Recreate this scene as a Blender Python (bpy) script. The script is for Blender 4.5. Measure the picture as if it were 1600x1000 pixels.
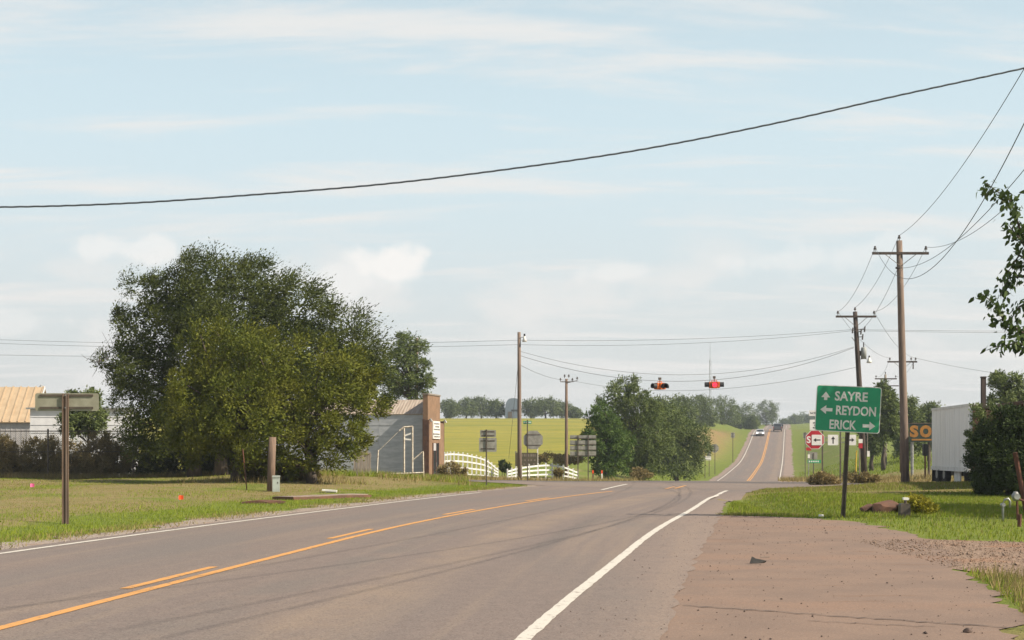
import bpy, math, random
import numpy as np
from mathutils import Vector, Matrix

# ------------------------------------------------------------------ clear
for o in list(bpy.data.objects):
    bpy.data.objects.remove(o)
SC = bpy.context.scene
COL = SC.collection
R = math.radians
random.seed(7)
RNG = np.random.default_rng(7)

# ------------------------------------------------------------------ camera
F = 2200.0          # focal length in pixels of a 1600 px wide frame
EYE = 1.6
cam_d = bpy.data.cameras.new('camera')
cam_d.sensor_width = 36.0
cam_d.lens = F * 36.0 / 1600.0
cam_d.shift_y = 205.0 / 1600.0
cam_d.clip_start = 0.1
cam_d.clip_end = 9000.0
cam = bpy.data.objects.new('camera', cam_d)
cam.location = (0, 0, EYE)
cam.rotation_euler = (R(90), 0, 0)
COL.objects.link(cam)
SC.camera = cam

# ------------------------------------------------------------------ sky and sun
SUN_EL, SUN_AZ = 42.0, 112.0          # azimuth clockwise from +Y (112 = right and a little behind)
world = bpy.data.worlds.new('World')
SC.world = world
world.use_nodes = True
wn, wl = world.node_tree.nodes, world.node_tree.links
wn.clear()
def W(t, **k):
    n = wn.new(t)
    for a, b in k.items():
        setattr(n, a, b)
    return n
sky = W('ShaderNodeTexSky', sky_type='NISHITA', sun_disc=False)
sky.sun_elevation = R(SUN_EL)
sky.sun_rotation = R(SUN_AZ)
sky.altitude = 600
sky.air_density = 0.9
sky.dust_density = 2.2
sky.ozone_density = 0.9
tc = W('ShaderNodeTexCoord')
sep = W('ShaderNodeSeparateXYZ')
wl.new(tc.outputs['Generated'], sep.inputs[0])
def wmath(op, a, b=None, clamp=False):
    n = W('ShaderNodeMath', operation=op, use_clamp=clamp)
    for i, s in enumerate((a, b)):
        if s is None: continue
        if isinstance(s, (int, float)): n.inputs[i].default_value = s
        else: wl.new(s, n.inputs[i])
    return n.outputs[0]
zpos = wmath('MAXIMUM', sep.outputs[2], 0.0)
den = wmath('ADD', zpos, 0.12)
px = wmath('DIVIDE', sep.outputs[0], den)
py = wmath('DIVIDE', sep.outputs[1], den)
comb = W('ShaderNodeCombineXYZ')
wl.new(px, comb.inputs[0]); wl.new(py, comb.inputs[1])
mp = W('ShaderNodeMapping')
mp.inputs['Scale'].default_value = (0.42, 1.7, 1.0)
mp.inputs['Rotation'].default_value = (0, 0, R(-7))
mp.inputs['Location'].default_value = (3.1, 0.6, 0)
wl.new(comb.outputs[0], mp.inputs[0])
n1 = W('ShaderNodeTexNoise'); n1.inputs['Scale'].default_value = 2.1
n1.inputs['Detail'].default_value = 9; n1.inputs['Roughness'].default_value = 0.63
n1.inputs['Distortion'].default_value = 0.35
wl.new(mp.outputs[0], n1.inputs['Vector'])
cir = W('ShaderNodeMapRange', interpolation_type='SMOOTHSTEP')
cir.inputs[1].default_value = 0.47; cir.inputs[2].default_value = 0.68
cir.inputs[4].default_value = 0.8
wl.new(n1.outputs[0], cir.inputs[0])
# low cumulus near the horizon
mp2 = W('ShaderNodeMapping'); mp2.inputs['Scale'].default_value = (1.0, 1.0, 2.3)
mp2.inputs['Location'].default_value = (0.35, 0.2, 0.08)
wl.new(tc.outputs['Generated'], mp2.inputs[0])
n2 = W('ShaderNodeTexNoise'); n2.inputs['Scale'].default_value = 7.5
n2.inputs['Detail'].default_value = 8; n2.inputs['Roughness'].default_value = 0.55
wl.new(mp2.outputs[0], n2.inputs['Vector'])
cum = W('ShaderNodeMapRange', interpolation_type='SMOOTHSTEP')
cum.inputs[1].default_value = 0.50; cum.inputs[2].default_value = 0.66
wl.new(n2.outputs[0], cum.inputs[0])
band = W('ShaderNodeMapRange', interpolation_type='SMOOTHSTEP')
band.inputs[1].default_value = 0.19; band.inputs[2].default_value = 0.09
wl.new(zpos, band.inputs[0])
cumb = wmath('MULTIPLY', wmath('MULTIPLY', cum.outputs[0], band.outputs[0]), 0.75)
thin = W('ShaderNodeMapRange', interpolation_type='SMOOTHSTEP')   # thin cloud is less dense looking straight up through it
thin.inputs[1].default_value = .2; thin.inputs[2].default_value = .9; thin.inputs[3].default_value = 1; thin.inputs[4].default_value = .35
wl.new(zpos, thin.inputs[0])
cl = wmath('MAXIMUM', wmath('MULTIPLY', cir.outputs[0], thin.outputs[0]), cumb)
n3 = W('ShaderNodeTexNoise'); n3.inputs['Scale'].default_value = 34; n3.inputs['Detail'].default_value = 6
wl.new(tc.outputs['Generated'], n3.inputs['Vector'])
def puff(az, el, w, h, amt):          # a single cumulus at a bearing and height
    cx_, cz_ = math.sin(R(az))*math.cos(R(el)), math.sin(R(el))
    a = wmath('DIVIDE', wmath('SUBTRACT', sep.outputs[0], cx_), w)
    b = wmath('DIVIDE', wmath('SUBTRACT', sep.outputs[2], cz_), h)
    r_ = wmath('SQRT', wmath('ADD', wmath('MULTIPLY', a, a), wmath('MULTIPLY', b, b)))
    r_ = wmath('ADD', r_, wmath('MULTIPLY', wmath('SUBTRACT', n3.outputs[0], .5), -2.6))
    m_ = W('ShaderNodeMapRange', interpolation_type='SMOOTHSTEP')
    m_.inputs[1].default_value = 1.05; m_.inputs[2].default_value = .35; m_.inputs[4].default_value = amt
    wl.new(r_, m_.inputs[0])
    f_ = wmath('GREATER_THAN', sep.outputs[1], 0.0)
    return wmath('MULTIPLY', m_.outputs[0], f_)
pf = None
for args in ((-4.7, 7.55, .034, .014, .95), (-7.2, 6.9, .05, .012, .5), (-15.0, 7.9, .035, .010, .6), (4.6, 7.2, .035, .009, .4), (11.2, 7.6, .06, .012, .4), (15.0, 7.9, .04, .01, .35), (-20, 5.0, .05, .012, .4), (30, 8, .05, .013, .6), (48, 9, .06, .015, .7), (-36, 8, .06, .015, .7)):
    pf = puff(*args) if pf is None else wmath('MAXIMUM', pf, puff(*args))
veil = W('ShaderNodeMapRange', interpolation_type='SMOOTHSTEP')   # pale haze low down in the sky
veil.inputs[1].default_value = 0.85; veil.inputs[2].default_value = 0.0
veil.inputs[3].default_value = 0.12; veil.inputs[4].default_value = 0.93
wl.new(zpos, veil.inputs[0])
hzn = W('ShaderNodeMapRange', interpolation_type='SMOOTHSTEP')      # grey near the horizon, pale blue above
hzn.inputs[1].default_value = 0.0; hzn.inputs[2].default_value = 0.26
wl.new(zpos, hzn.inputs[0])
vcol = W('ShaderNodeMixRGB'); vcol.inputs[1].default_value = (7.7, 7.7, 7.45, 1); vcol.inputs[2].default_value = (8.0, 9.7, 10.2, 1)
wl.new(hzn.outputs[0], vcol.inputs[0])
mixv = W('ShaderNodeMixRGB'); wl.new(vcol.outputs[0], mixv.inputs[2])
wl.new(veil.outputs[0], mixv.inputs[0]); wl.new(sky.outputs[0], mixv.inputs[1])
mixc = W('ShaderNodeMixRGB'); mixc.inputs[2].default_value = (9.1, 8.85, 8.55, 1)
wl.new(cl, mixc.inputs[0]); wl.new(mixv.outputs[0], mixc.inputs[1])
mixp = W('ShaderNodeMixRGB'); mixp.inputs[2].default_value = (10.0, 9.75, 9.4, 1)
wl.new(pf, mixp.inputs[0]); wl.new(mixc.outputs[0], mixp.inputs[1])
bg = W('ShaderNodeBackground'); bg.inputs[1].default_value = 0.06
wl.new(mixp.outputs[0], bg.inputs[0])
wo = W('ShaderNodeOutputWorld'); wl.new(bg.outputs[0], wo.inputs[0])

sun_d = bpy.data.lights.new('sun', 'SUN')
sun_d.energy = 5.0
sun_d.angle = R(0.4)
sun_d.color = (1.0, 0.895, 0.735)
sun = bpy.data.objects.new('sun', sun_d)
COL.objects.link(sun)
_s = Vector((math.sin(R(SUN_AZ)) * math.cos(R(SUN_EL)), math.cos(R(SUN_AZ)) * math.cos(R(SUN_EL)), math.sin(R(SUN_EL))))
sun.rotation_euler = _s.to_track_quat('Z', 'Y').to_euler()

SC.render.engine = 'CYCLES'
SC.cycles.volume_bounces = 0
SC.cycles.max_bounces = 6
SC.cycles.transparent_max_bounces = 6
vs = SC.view_settings
vs.view_transform = 'Standard'; vs.look = 'None'; vs.gamma = 1.0; vs.use_curve_mapping = False
vs.exposure = 0.70

# ------------------------------------------------------------------ helpers
def X(u, d): return (u - 800.0) / F * d          # place across at distance d
def Z(v, d): return EYE + (705.0 - v) * d / F    # height at distance d

def interp(pts):
    ys = np.array([p[0] for p in pts], float); xs = np.array([p[1] for p in pts], float)
    # monotone-ish cubic (Catmull-Rom tangents limited)
    h = np.diff(ys); s = np.diff(xs) / h
    m = np.empty_like(xs); m[0] = s[0]; m[-1] = s[-1]
    m[1:-1] = (s[:-1] * h[1:] + s[1:] * h[:-1]) / (h[1:] + h[:-1])
    def f(y):
        y = np.asarray(y, float)
        i = np.clip(np.searchsorted(ys, y) - 1, 0, len(h) - 1)
        t = (y - ys[i]) / h[i]
        lo = y < ys[0]; hi = y > ys[-1]
        tt = np.clip(t, 0, 1)
        r = ((2*tt**3 - 3*tt**2 + 1) * xs[i] + (tt**3 - 2*tt**2 + tt) * h[i] * m[i]
             + (-2*tt**3 + 3*tt**2) * xs[i+1] + (tt**3 - tt**2) * h[i] * m[i+1])
        r = np.where(lo, xs[0] + m[0] * (y - ys[0]), r)
        r = np.where(hi, xs[-1] + m[-1] * (y - ys[-1]), r)
        return r
    return f
def sstep(a, b, x):
    t = np.clip((np.asarray(x, float) - a) / (b - a), 0, 1)
    return t * t * (3 - 2 * t)

# value noise for shapes
_perm = np.random.default_rng(3).random((256, 256))
def vnoise(x, y):
    x = np.asarray(x, float); y = np.asarray(y, float)
    xi = np.floor(x).astype(int); yi = np.floor(y).astype(int)
    fx = x - xi; fy = y - yi
    fx = fx*fx*(3-2*fx); fy = fy*fy*(3-2*fy)
    a = _perm[xi % 256, yi % 256]; b = _perm[(xi+1) % 256, yi % 256]
    c = _perm[xi % 256, (yi+1) % 256]; d = _perm[(xi+1) % 256, (yi+1) % 256]
    return (a*(1-fx)+b*fx)*(1-fy) + (c*(1-fx)+d*fx)*fy

# --- the road's plan
cn = interp([(-30,-9.6),(0,-6.1),(12.57,-4.6),(21.6,-3.45),(28.9,-2.4),(37,-.8),(50.3,2.6),(54,3.75),(60,5.8)])
def cf(y): return 7.44 + .197 * (np.asarray(y, float) - 61.75)
left_line = interp([(-30,-15.5),(0,-11.0),(12,-9.25),(21.6,-7.85),(28.9,-6.5),(37,-4.75),(44,-3.2),(51.8,-1.35),(60,.9),(78,6.2)])
right_line = interp([(-30,-6),(0,-1.55),(11.93,.1),(21.6,1.74),(24.3,2.2),(28.9,3.05),(37,4.7),(47,6.65),(54,8.2),(60,9.6)])
xr_near = interp([(-30,-4.5),(0,-.65),(11.93,1.25),(22,2.95),(33.5,4.95),(45,7.0),(54,9.3),(62,12),(78,15.0)])
def x_left(y):
    y = np.asarray(y, float)
    w = sstep(66, 84, y)
    return (left_line(np.minimum(y, 78)) - .38) * (1 - w) + (cf(y) - 3.95) * w
def x_right(y):
    y = np.asarray(y, float)
    w = sstep(66, 84, y)
    return xr_near(np.minimum(y, 78)) * (1 - w) + (cf(y) + 3.95) * w
cross_c = interp([(-120,104),(-60,90),(-25,80),(-6,74),(8,67.3),(25,64),(60,58),(120,50)])
def cross_hw(x): return 4.3 + 5.6 * np.exp(-((np.asarray(x, float) - 8.5) / 8.0) ** 2)
pad_r = interp([(-12,1.4),(0,3.0),(12,4.4),(13.8,4.96),(19,6.05),(25,7.45),(29,7.7),(32,7.3),(33.6,6.1),(34.4,5.15)])
drive_near = interp([(5.2,20.2),(6.05,18.9),(6.4,17.7),(9,17.1),(25,16.5)])
drive_far = interp([(5.2,26),(7.45,25.3),(9,24.6),(25,24.2)])

# --- heights
P = interp([(-60,0),(0,0),(70,0),(78,-.05),(100,-.75),(125,-1.55),(150,-1.93),(165,-1.78),(200,-1.15),(244,.04),(290,2.9),(330,5.95),(352,7.0),(385,7.3),(430,7.7),(480,9.0),(600,13.0),(800,15.0),(1600,17)])
FL = interp([(-60,0),(0,0),(80,.1),(100,-.35),(118,-.65),(150,-.2),(200,1.6),(260,4.4),(340,8.4),(420,11.4),(480,11.9),(600,13),(1600,17)])
FR = interp([(-60,0),(0,0),(60,.02),(80,.15),(110,.2),(142,.45),(200,1.3),(260,3.6),(330,6.6),(400,8),(480,10),(600,13.5),(1600,17.5)])
def g(x, y):
    x = np.asarray(x, float); y = np.asarray(y, float)
    lat = x - cf(y)
    base = P(y)
    wl_ = sstep(-6, -22, lat) if True else 0
    wr_ = sstep(5, 17, lat)
    z = base * (1 - wl_ - wr_) + FL(y) * wl_ + FR(y) * wr_
    # cut bank beside the road
    z = z + 2.2 * np.exp(-((lat + 13) / 4.0) ** 2) * sstep(215, 255, y) * sstep(330, 290, y)
    # low swells of the verges
    z = z + .34 * np.exp(-((x + 9) / 6.5) ** 2 - ((y - 66) / 6.0) ** 2)
    z = z + .42 * np.exp(-((x - 19) / 6.0) ** 2 - ((y - 54) / 6.0) ** 2)
    # shallow ditch on the right
    dx = x - (7.9 + .02 * (y - 42))
    z = z - .36 * np.exp(-(dx / .7) ** 2) * sstep(33.5, 37, y) * sstep(52, 46, y)
    z = z + .12 * np.exp(-((x - 10.5) / 1.6) ** 2) * sstep(33.5, 38, y) * sstep(54, 46, y)
    near = sstep(150, 90, y)
    off = sstep(0, 3, np.maximum(x_left(y) - x, x - np.maximum(x_right(y), np.where(y < 35, 9, -99))))
    z = z + off * near * .10 * (vnoise(x * .33 + 9, y * .33) - .5)
    # long undulations far off
    z = z + sstep(120, 300, y) * sstep(20, 80, np.abs(lat)) * 1.2 * (vnoise(x * .011 + 4, y * .011 + 7) - .5)
    return z
def gz(x, y): return float(g(x, y))
def ground_at(u, v):
    """walk out along the sight line until it meets the ground"""
    d = 8.0
    while d < 600:
        if Z(v, d) <= gz(X(u, d), d): break
        d += .1
    return X(u, d), d

class MB:
    def __init__(s): s.v = []; s.f = []
    def add(s, vs_, fs_):
        n = len(s.v); s.v += [tuple(p) for p in vs_]; s.f += [tuple(i + n for i in f) for f in fs_]; return s
    def box(s, c, size, rz=0, M=None):
        hx, hy, hz = size[0]/2, size[1]/2, size[2]/2
        vs_ = [Vector((a*hx, b*hy, e*hz)) for a in (-1,1) for b in (-1,1) for e in (-1,1)]
        if rz: M = Matrix.Rotation(rz, 3, 'Z')
        if M is not None: vs_ = [M @ p for p in vs_]
        vs_ = [p + Vector(c) for p in vs_]
        return s.add(vs_, [(0,1,3,2),(4,6,7,5),(0,4,5,1),(2,3,7,6),(0,2,6,4),(1,5,7,3)])
    def path(s, pts, rad, n=6, cap=True):
        pts = [Vector(p) for p in pts]
        if isinstance(rad, (int, float)): rad = [rad] * len(pts)
        vs_, fs_ = [], []
        for i, p in enumerate(pts):
            t = (pts[min(i+1, len(pts)-1)] - pts[max(i-1, 0)])
            if t.length < 1e-9: t = Vector((0,0,1))
            t.normalize()
            a = t.cross(Vector((0,0,1)) if abs(t.z) < .9 else Vector((1,0,0))).normalized(); b = t.cross(a)
            for k in range(n):
                w = 2*math.pi*k/n
                vs_.append(p + (a*math.cos(w) + b*math.sin(w)) * rad[i])
        for i in range(len(pts)-1):
            for k in range(n):
                k2 = (k+1) % n
                fs_.append((i*n+k, i*n+k2, (i+1)*n+k2, (i+1)*n+k))
        if cap:
            fs_.append(tuple(range(n-1, -1, -1))); fs_.append(tuple((len(pts)-1)*n + k for k in range(n)))
        return s.add(vs_, fs_)
    def tube(s, p0, p1, r0, r1=None, n=8): return s.path([p0, p1], [r0, r0 if r1 is None else r1], n)
    def prism(s, poly, y0, y1, M=None):
        """polygon in x,z pushed from y0 to y1"""
        n = len(poly)
        vs_ = [Vector((a, y0, b)) for a, b in poly] + [Vector((a, y1, b)) for a, b in poly]
        if M is not None: vs_ = [M @ p for p in vs_]
        return s.add(vs_, [tuple(range(n)), tuple(range(2*n-1, n-1, -1))] + [(k, n+k, n+(k+1) % n, (k+1) % n) for k in range(n)])
    def mesh(s, name, m, smooth=False):
        me = bpy.data.meshes.new(name)
        me.from_pydata(s.v, [], s.f); me.update()
        if m: me.materials.append(m)
        if smooth: me.polygons.foreach_set('use_smooth', [True]*len(me.polygons))
        return me
    def build(s, name, m, parent=None, smooth=False):
        import bmesh
        me = s.mesh(name, m, smooth)
        bm = bmesh.new(); bm.from_mesh(me); bmesh.ops.recalc_face_normals(bm, faces=bm.faces); bm.to_mesh(me); bm.free()
        return link(name, me, parent)
def link(name, me, parent=None, loc=None, rot=None):
    o = bpy.data.objects.new(name, me)
    COL.objects.link(o)
    if parent is not None: o.parent = parent
    if loc is not None: o.location = loc
    if rot is not None: o.rotation_euler = rot
    return o
def tag(o, label=None, cat=None, group=None, kind=None):
    if label: o['label'] = label
    if cat: o['category'] = cat
    if group: o['group'] = group
    if kind: o['kind'] = kind
    return o
def thing(name, label, cat, loc, rz=0, group=None, rot=None):
    o = bpy.data.objects.new(name, None)
    o.empty_display_size = .3
    COL.objects.link(o)
    o.location = loc
    o.rotation_euler = rot if rot else (0, 0, rz)
    return tag(o, label, cat, group)
def rrect(w, h, r, n=4, cx=0, cz=0):
    out = []
    for (sx, sz, a0) in ((1,1,0),(-1,1,90),(-1,-1,180),(1,-1,270)):
        for k in range(n+1):
            a = R(a0 + 90*k/n)
            out.append((cx + sx*(w/2-r) + r*math.cos(a), cz + sz*(h/2-r) + r*math.sin(a)))
    return out
def ngon(r, n, a0=0, cx=0, cz=0):
    return [(cx + r*math.cos(a0 + 2*math.pi*k/n), cz + r*math.sin(a0 + 2*math.pi*k/n)) for k in range(n)]
def text_obj(name, body, size, m, parent, loc, bold=.0, width=None, spacing=1.0):
    cu = bpy.data.curves.new(name, 'FONT')
    cu.body = body; cu.size = size; cu.align_x = 'CENTER'; cu.align_y = 'CENTER'
    cu.extrude = .001; cu.offset = bold; cu.space_character = spacing; cu.resolution_u = 3
    tmp = bpy.data.objects.new('tmp_text', cu); COL.objects.link(tmp)
    me = bpy.data.meshes.new_from_object(tmp.evaluated_get(bpy.context.evaluated_depsgraph_get()))
    bpy.data.objects.remove(tmp)
    me.materials.clear(); me.materials.append(m)
    n = len(me.vertices); co = np.empty(n*3); me.vertices.foreach_get('co', co); co = co.reshape(-1, 3)
    co[:, 0] -= (co[:, 0].max() + co[:, 0].min())/2; co[:, 1] -= (co[:, 1].max() + co[:, 1].min())/2
    if width: co[:, 0] *= width / (co[:, 0].max() - co[:, 0].min())
    co = np.stack([co[:, 0], -co[:, 2], co[:, 1]], 1)
    me.vertices.foreach_set('co', co.ravel()); me.update()
    return link(name, me, parent, loc)
def raw_mesh(name, V, Q, m, sides=4, smooth=False):
    """numpy verts and faces of equal size"""
    me = bpy.data.meshes.new(name)
    V = np.asarray(V, np.float32); Q = np.asarray(Q, np.int32)
    me.vertices.add(len(V)); me.vertices.foreach_set('co', V.ravel())
    me.loops.add(Q.size); me.loops.foreach_set('vertex_index', Q.ravel())
    me.polygons.add(len(Q)); me.polygons.foreach_set('loop_start', np.arange(0, Q.size, sides, dtype=np.int32))
    me.polygons.foreach_set('loop_total', np.full(len(Q), sides, np.int32))
    if smooth: me.polygons.foreach_set('use_smooth', np.ones(len(Q), bool))
    me.update(calc_edges=True); me.validate()
    if m: me.materials.append(m)
    return me

# ------------------------------------------------------------------ materials
class NT:
    def __init__(s, name):
        s.m = bpy.data.materials.new(name); s.m.use_nodes = True
        s.n = s.m.node_tree.nodes; s.l = s.m.node_tree.links
        s.n.clear(); s.out = s.n.new('ShaderNodeOutputMaterial')
    def N(s, t, **k):
        n = s.n.new(t)
        for a, b in k.items(): setattr(n, a, b)
        return n
    def coord(s, kind='Object', scale=(1,1,1), rot=(0,0,0)):
        t = s.N('ShaderNodeTexCoord'); mp_ = s.N('ShaderNodeMapping')
        mp_.inputs['Scale'].default_value = scale; mp_.inputs['Rotation'].default_value = rot
        s.l.new(t.outputs[kind], mp_.inputs[0]); return mp_.outputs[0]
    def pos(s, scale=(1,1,1), rot=(0,0,0)):
        t = s.N('ShaderNodeNewGeometry'); mp_ = s.N('ShaderNodeMapping')
        mp_.inputs['Scale'].default_value = scale; mp_.inputs['Rotation'].default_value = rot
        s.l.new(t.outputs['Position'], mp_.inputs[0]); return mp_.outputs[0]
    def noise(s, vec, scale, detail=4, rough=.55, dist=0):
        n = s.N('ShaderNodeTexNoise'); n.inputs['Scale'].default_value = scale
        n.inputs['Detail'].default_value = detail; n.inputs['Roughness'].default_value = rough
        n.inputs['Distortion'].default_value = dist
        s.l.new(vec, n.inputs['Vector']); return n.outputs[0]
    def rng(s, v, a, b, lo=0, hi=1, smooth=True):
        n = s.N('ShaderNodeMapRange', interpolation_type='SMOOTHSTEP' if smooth else 'LINEAR')
        for i, q in zip((1,2,3,4), (a,b,lo,hi)): n.inputs[i].default_value = q
        s.l.new(v, n.inputs[0]); return n.outputs[0]
    def math(s, op, a, b=None):
        n = s.N('ShaderNodeMath', operation=op)
        for i, q in enumerate((a, b)):
            if q is None: continue
            if isinstance(q, (int, float)): n.inputs[i].default_value = q
            else: s.l.new(q, n.inputs[i])
        return n.outputs[0]
    def mix(s, f, a, b, mode='MIX'):
        n = s.N('ShaderNodeMixRGB', blend_type=mode)
        for i, q in enumerate((f, a, b)):
            if isinstance(q, (int, float)): n.inputs[i].default_value = q
            elif isinstance(q, (tuple, list)): n.inputs[i].default_value = (*q[:3], 1)
            else: s.l.new(q, n.inputs[i])
        return n.outputs[0]
    def attr(s, name):
        n = s.N('ShaderNodeAttribute'); n.attribute_name = name; return n
    def finish(s, col, rough=.8, metal=0, spec=.3, bump=None, bstr=.3, bdist=.02):
        p = s.N('ShaderNodeBsdfPrincipled')
        if isinstance(col, (tuple, list)): p.inputs['Base Color'].default_value = (*col[:3], 1)
        else: s.l.new(col, p.inputs['Base Color'])
        if isinstance(rough, (int, float)): p.inputs['Roughness'].default_value = rough
        else: s.l.new(rough, p.inputs['Roughness'])
        p.inputs['Metallic'].default_value = metal
        p.inputs['Specular IOR Level'].default_value = spec
        if bump is not None:
            b = s.N('ShaderNodeBump'); b.inputs['Strength'].default_value = bstr; b.inputs['Distance'].default_value = bdist
            s.l.new(bump, b.inputs['Height']); s.l.new(b.outputs[0], p.inputs['Normal'])
        s.l.new(p.outputs[0], s.out.inputs[0]); return s.m
def mat(name, c1, c2=None, scale=4, rough=.75, metal=0, spec=.3, stretch=(1,1,1), bump=.2, lo=.35, hi=.65, detail=5, bdist=.01):
    t = NT(name)
    v = t.coord('Object', stretch)
    if c2 is None: c2 = tuple(c*.7 for c in c1)
    n = t.noise(v, scale, detail)
    return t.finish(t.mix(t.rng(n, lo, hi), c1, c2), rough, metal, spec, n, bump, bdist)
def leafmat(name, c1, c2, c3, trans=.2, rough=.6):
    t = NT(name)
    gnode = t.N('ShaderNodeNewGeometry')
    ramp = t.N('ShaderNodeValToRGB')
    e = ramp.color_ramp.elements
    e[0].color = (*c1, 1); e[1].color = (*c3, 1); e[0].position = .05
    m_ = ramp.color_ramp.elements.new(.6); m_.color = (*c2, 1)
    t.l.new(gnode.outputs['Random Per Island'], ramp.inputs[0])
    big = t.noise(t.pos(), .8, 2)
    base_ = t.mix(.55, ramp.outputs[0], c2)
    col = t.mix(t.rng(big, .35, .65), base_, t.mix(.5, base_, c3))
    p = t.N('ShaderNodeBsdfPrincipled'); t.l.new(col, p.inputs['Base Color'])
    p.inputs['Roughness'].default_value = rough; p.inputs['Specular IOR Level'].default_value = .12
    tr = t.N('ShaderNodeBsdfTranslucent'); t.l.new(col, tr.inputs[0])
    mx = t.N('ShaderNodeMixShader'); mx.inputs[0].default_value = trans
    t.l.new(p.outputs[0], mx.inputs[1]); t.l.new(tr.outputs[0], mx.inputs[2]); t.l.new(mx.outputs[0], t.out.inputs[0])
    return t.m

M = {}
# asphalt, with UV = (metres right of the centre line, metres along)
def asphalt():
    t = NT('asphalt')
    p = t.pos()
    fine = t.noise(p, 55, 3, .7)
    mid = t.noise(p, 4.5, 4)
    big = t.noise(t.pos((.35, .09, 1), (0, 0, R(11))), 1.0, 5)
    uv = t.N('ShaderNodeUVMap'); uv.uv_map = 'lane'
    sp = t.N('ShaderNodeSeparateXYZ'); t.l.new(uv.outputs[0], sp.inputs[0])
    mp_ = t.N('ShaderNodeMapping'); mp_.inputs['Scale'].default_value = (1.3, .035, 1); t.l.new(uv.outputs[0], mp_.inputs[0])
    streak = t.noise(mp_.outputs[0], 1.6, 5, .6)
    col = t.mix(t.rng(mid, .3, .7), (.152, .112, .097), (.124, .092, .081))
    col = t.mix(t.math('MULTIPLY', t.rng(streak, .47, .68), .75), col, (.195, .143, .108))       # red dust tracked along the lanes
    col = t.mix(t.math('MULTIPLY', t.rng(big, .45, .7), .5), col, (.108, .096, .090))
    # dusty strip between the wheel tracks of the right lane, darker oiled tracks
    lat = sp.outputs[0]
    def bandm(c, w): 
        return t.rng(t.math('ABSOLUTE', t.math('SUBTRACT', lat, c)), w, w * .2)
    wob = t.rng(t.noise(p, .6, 3), .35, .65)
    col = t.mix(t.math('MULTIPLY', bandm(2.7, .7), t.math('ADD', t.math('MULTIPLY', wob, .6), .2)), col, (.215, .153, .108))
    dust = t.math('MULTIPLY', t.rng(lat, 4.9, 6.3, 0, .8), t.rng(t.noise(p, 1.6, 4), .3, .6, .45, 1))
    dust = t.math('MULTIPLY', dust, t.rng(lat, 8.5, 7.5, 0, 1))
    col = t.mix(dust, col, (.215, .152, .118))
    skid = t.math('MULTIPLY', bandm(3.75, .30), t.math('MULTIPLY', t.rng(sp.outputs[1], 19, 24), t.rng(sp.outputs[1], 36, 31)))
    col = t.mix(t.math('MULTIPLY', skid, .5), col, (.07, .062, .06))
    blot = t.rng(t.noise(p, 11, 4, .65), .42, .62)
    col = t.mix(t.math('MULTIPLY', blot, .28), col, t.mix(.5, col, (.06, .05, .045)))
    col = t.mix(t.math('MULTIPLY', bandm(1.45, .55), t.math('MULTIPLY', wob, .5)), col, (.098, .086, .08))
    col = t.mix(t.math('MULTIPLY', bandm(-2.2, .8), .45), col, (.105, .092, .088))
    col = t.mix(t.math('MULTIPLY', bandm(-.05, .75), t.math('MULTIPLY', wob, .5)), col, (.20, .145, .108))
    # the dark join across the far side of the crossing and a curved skid
    spec_ = t.rng(fine, .3, .72)
    col = t.mix(t.math('MULTIPLY', spec_, .8), col, t.mix(.55, col, (.29, .245, .215)))
    col = t.mix(t.math('MULTIPLY', t.rng(t.noise(p, 38, 2), .56, .68), .6), col, (.055, .048, .045))
    white = t.rng(t.noise(p, 70, 1), .68, .74)
    col = t.mix(t.math('MULTIPLY', white, .5), col, (.4, .37, .33))
    hgt = t.math('ADD', fine, t.math('MULTIPLY', mid, .5))
    return t.finish(col, .82, 0, .25, hgt, .35, .006)
M['asphalt'] = asphalt()
def dirtpad():
    t = NT('packed_red_pad')
    p = t.pos()
    mid = t.noise(p, 1.1, 5); fine = t.noise(p, 40, 3, .7); big = t.noise(t.pos((.25, .8, 1), (0, 0, R(8))), .8, 4)
    col = t.mix(t.rng(mid, .3, .7), (.225, .155, .118), (.180, .128, .102))
    col = t.mix(t.math('MULTIPLY', t.rng(big, .48, .66), .7), col, (.240, .152, .108))
    col = t.mix(t.math('MULTIPLY', t.rng(fine, .38, .68), .7), col, (.145, .108, .090))
    col = t.mix(t.math('MULTIPLY', t.rng(t.noise(p, 85, 2), .60, .70), .5), col, (.36, .29, .24))
    stain = t.rng(t.noise(t.pos((.5, 2.2, 1)), 1.3, 4), .60, .70)
    col = t.mix(t.math('MULTIPLY', stain, .45), col, (.17, .095, .06))
    return t.finish(col, .9, 0, .15, t.math('ADD', fine, mid), .4, .008)
M['pad'] = dirtpad()
def gravel(name, a, b, c):
    t = NT(name)
    p = t.pos()
    vor = t.N('ShaderNodeTexVoronoi'); vor.inputs['Scale'].default_value = 22; t.l.new(p, vor.inputs['Vector'])
    sepc = t.N('ShaderNodeSeparateColor'); t.l.new(vor.outputs['Color'], sepc.inputs[0])
    col = t.mix(sepc.outputs[0], a, b)
    col = t.mix(t.rng(t.noise(p, .9, 4), .5, .7), col, c)
    return t.finish(col, .95, 0, .1, vor.outputs['Distance'], .6, .03)
M['gravel'] = gravel('verge_gravel', (.20,.165,.14), (.33,.275,.235), (.24,.165,.125))
M['drive'] = gravel('drive_gravel', (.19,.135,.10), (.27,.195,.15), (.25,.15,.10))
M['shoulder'] = mat('red_shoulder', (.24,.175,.145), (.19,.145,.12), 1.2, .9)
def paint(name, c, under, wear=.62):
    t = NT(name)
    p = t.pos()
    n = t.noise(p, 9, 6, .7)
    f = t.noise(p, 60, 2)
    col = t.mix(t.rng(n, wear, wear+.12), c, under)
    col = t.mix(t.math('MULTIPLY', t.rng(f, .45, .7), .3), col, under)
    return t.finish(col, .7, 0, .3)
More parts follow.
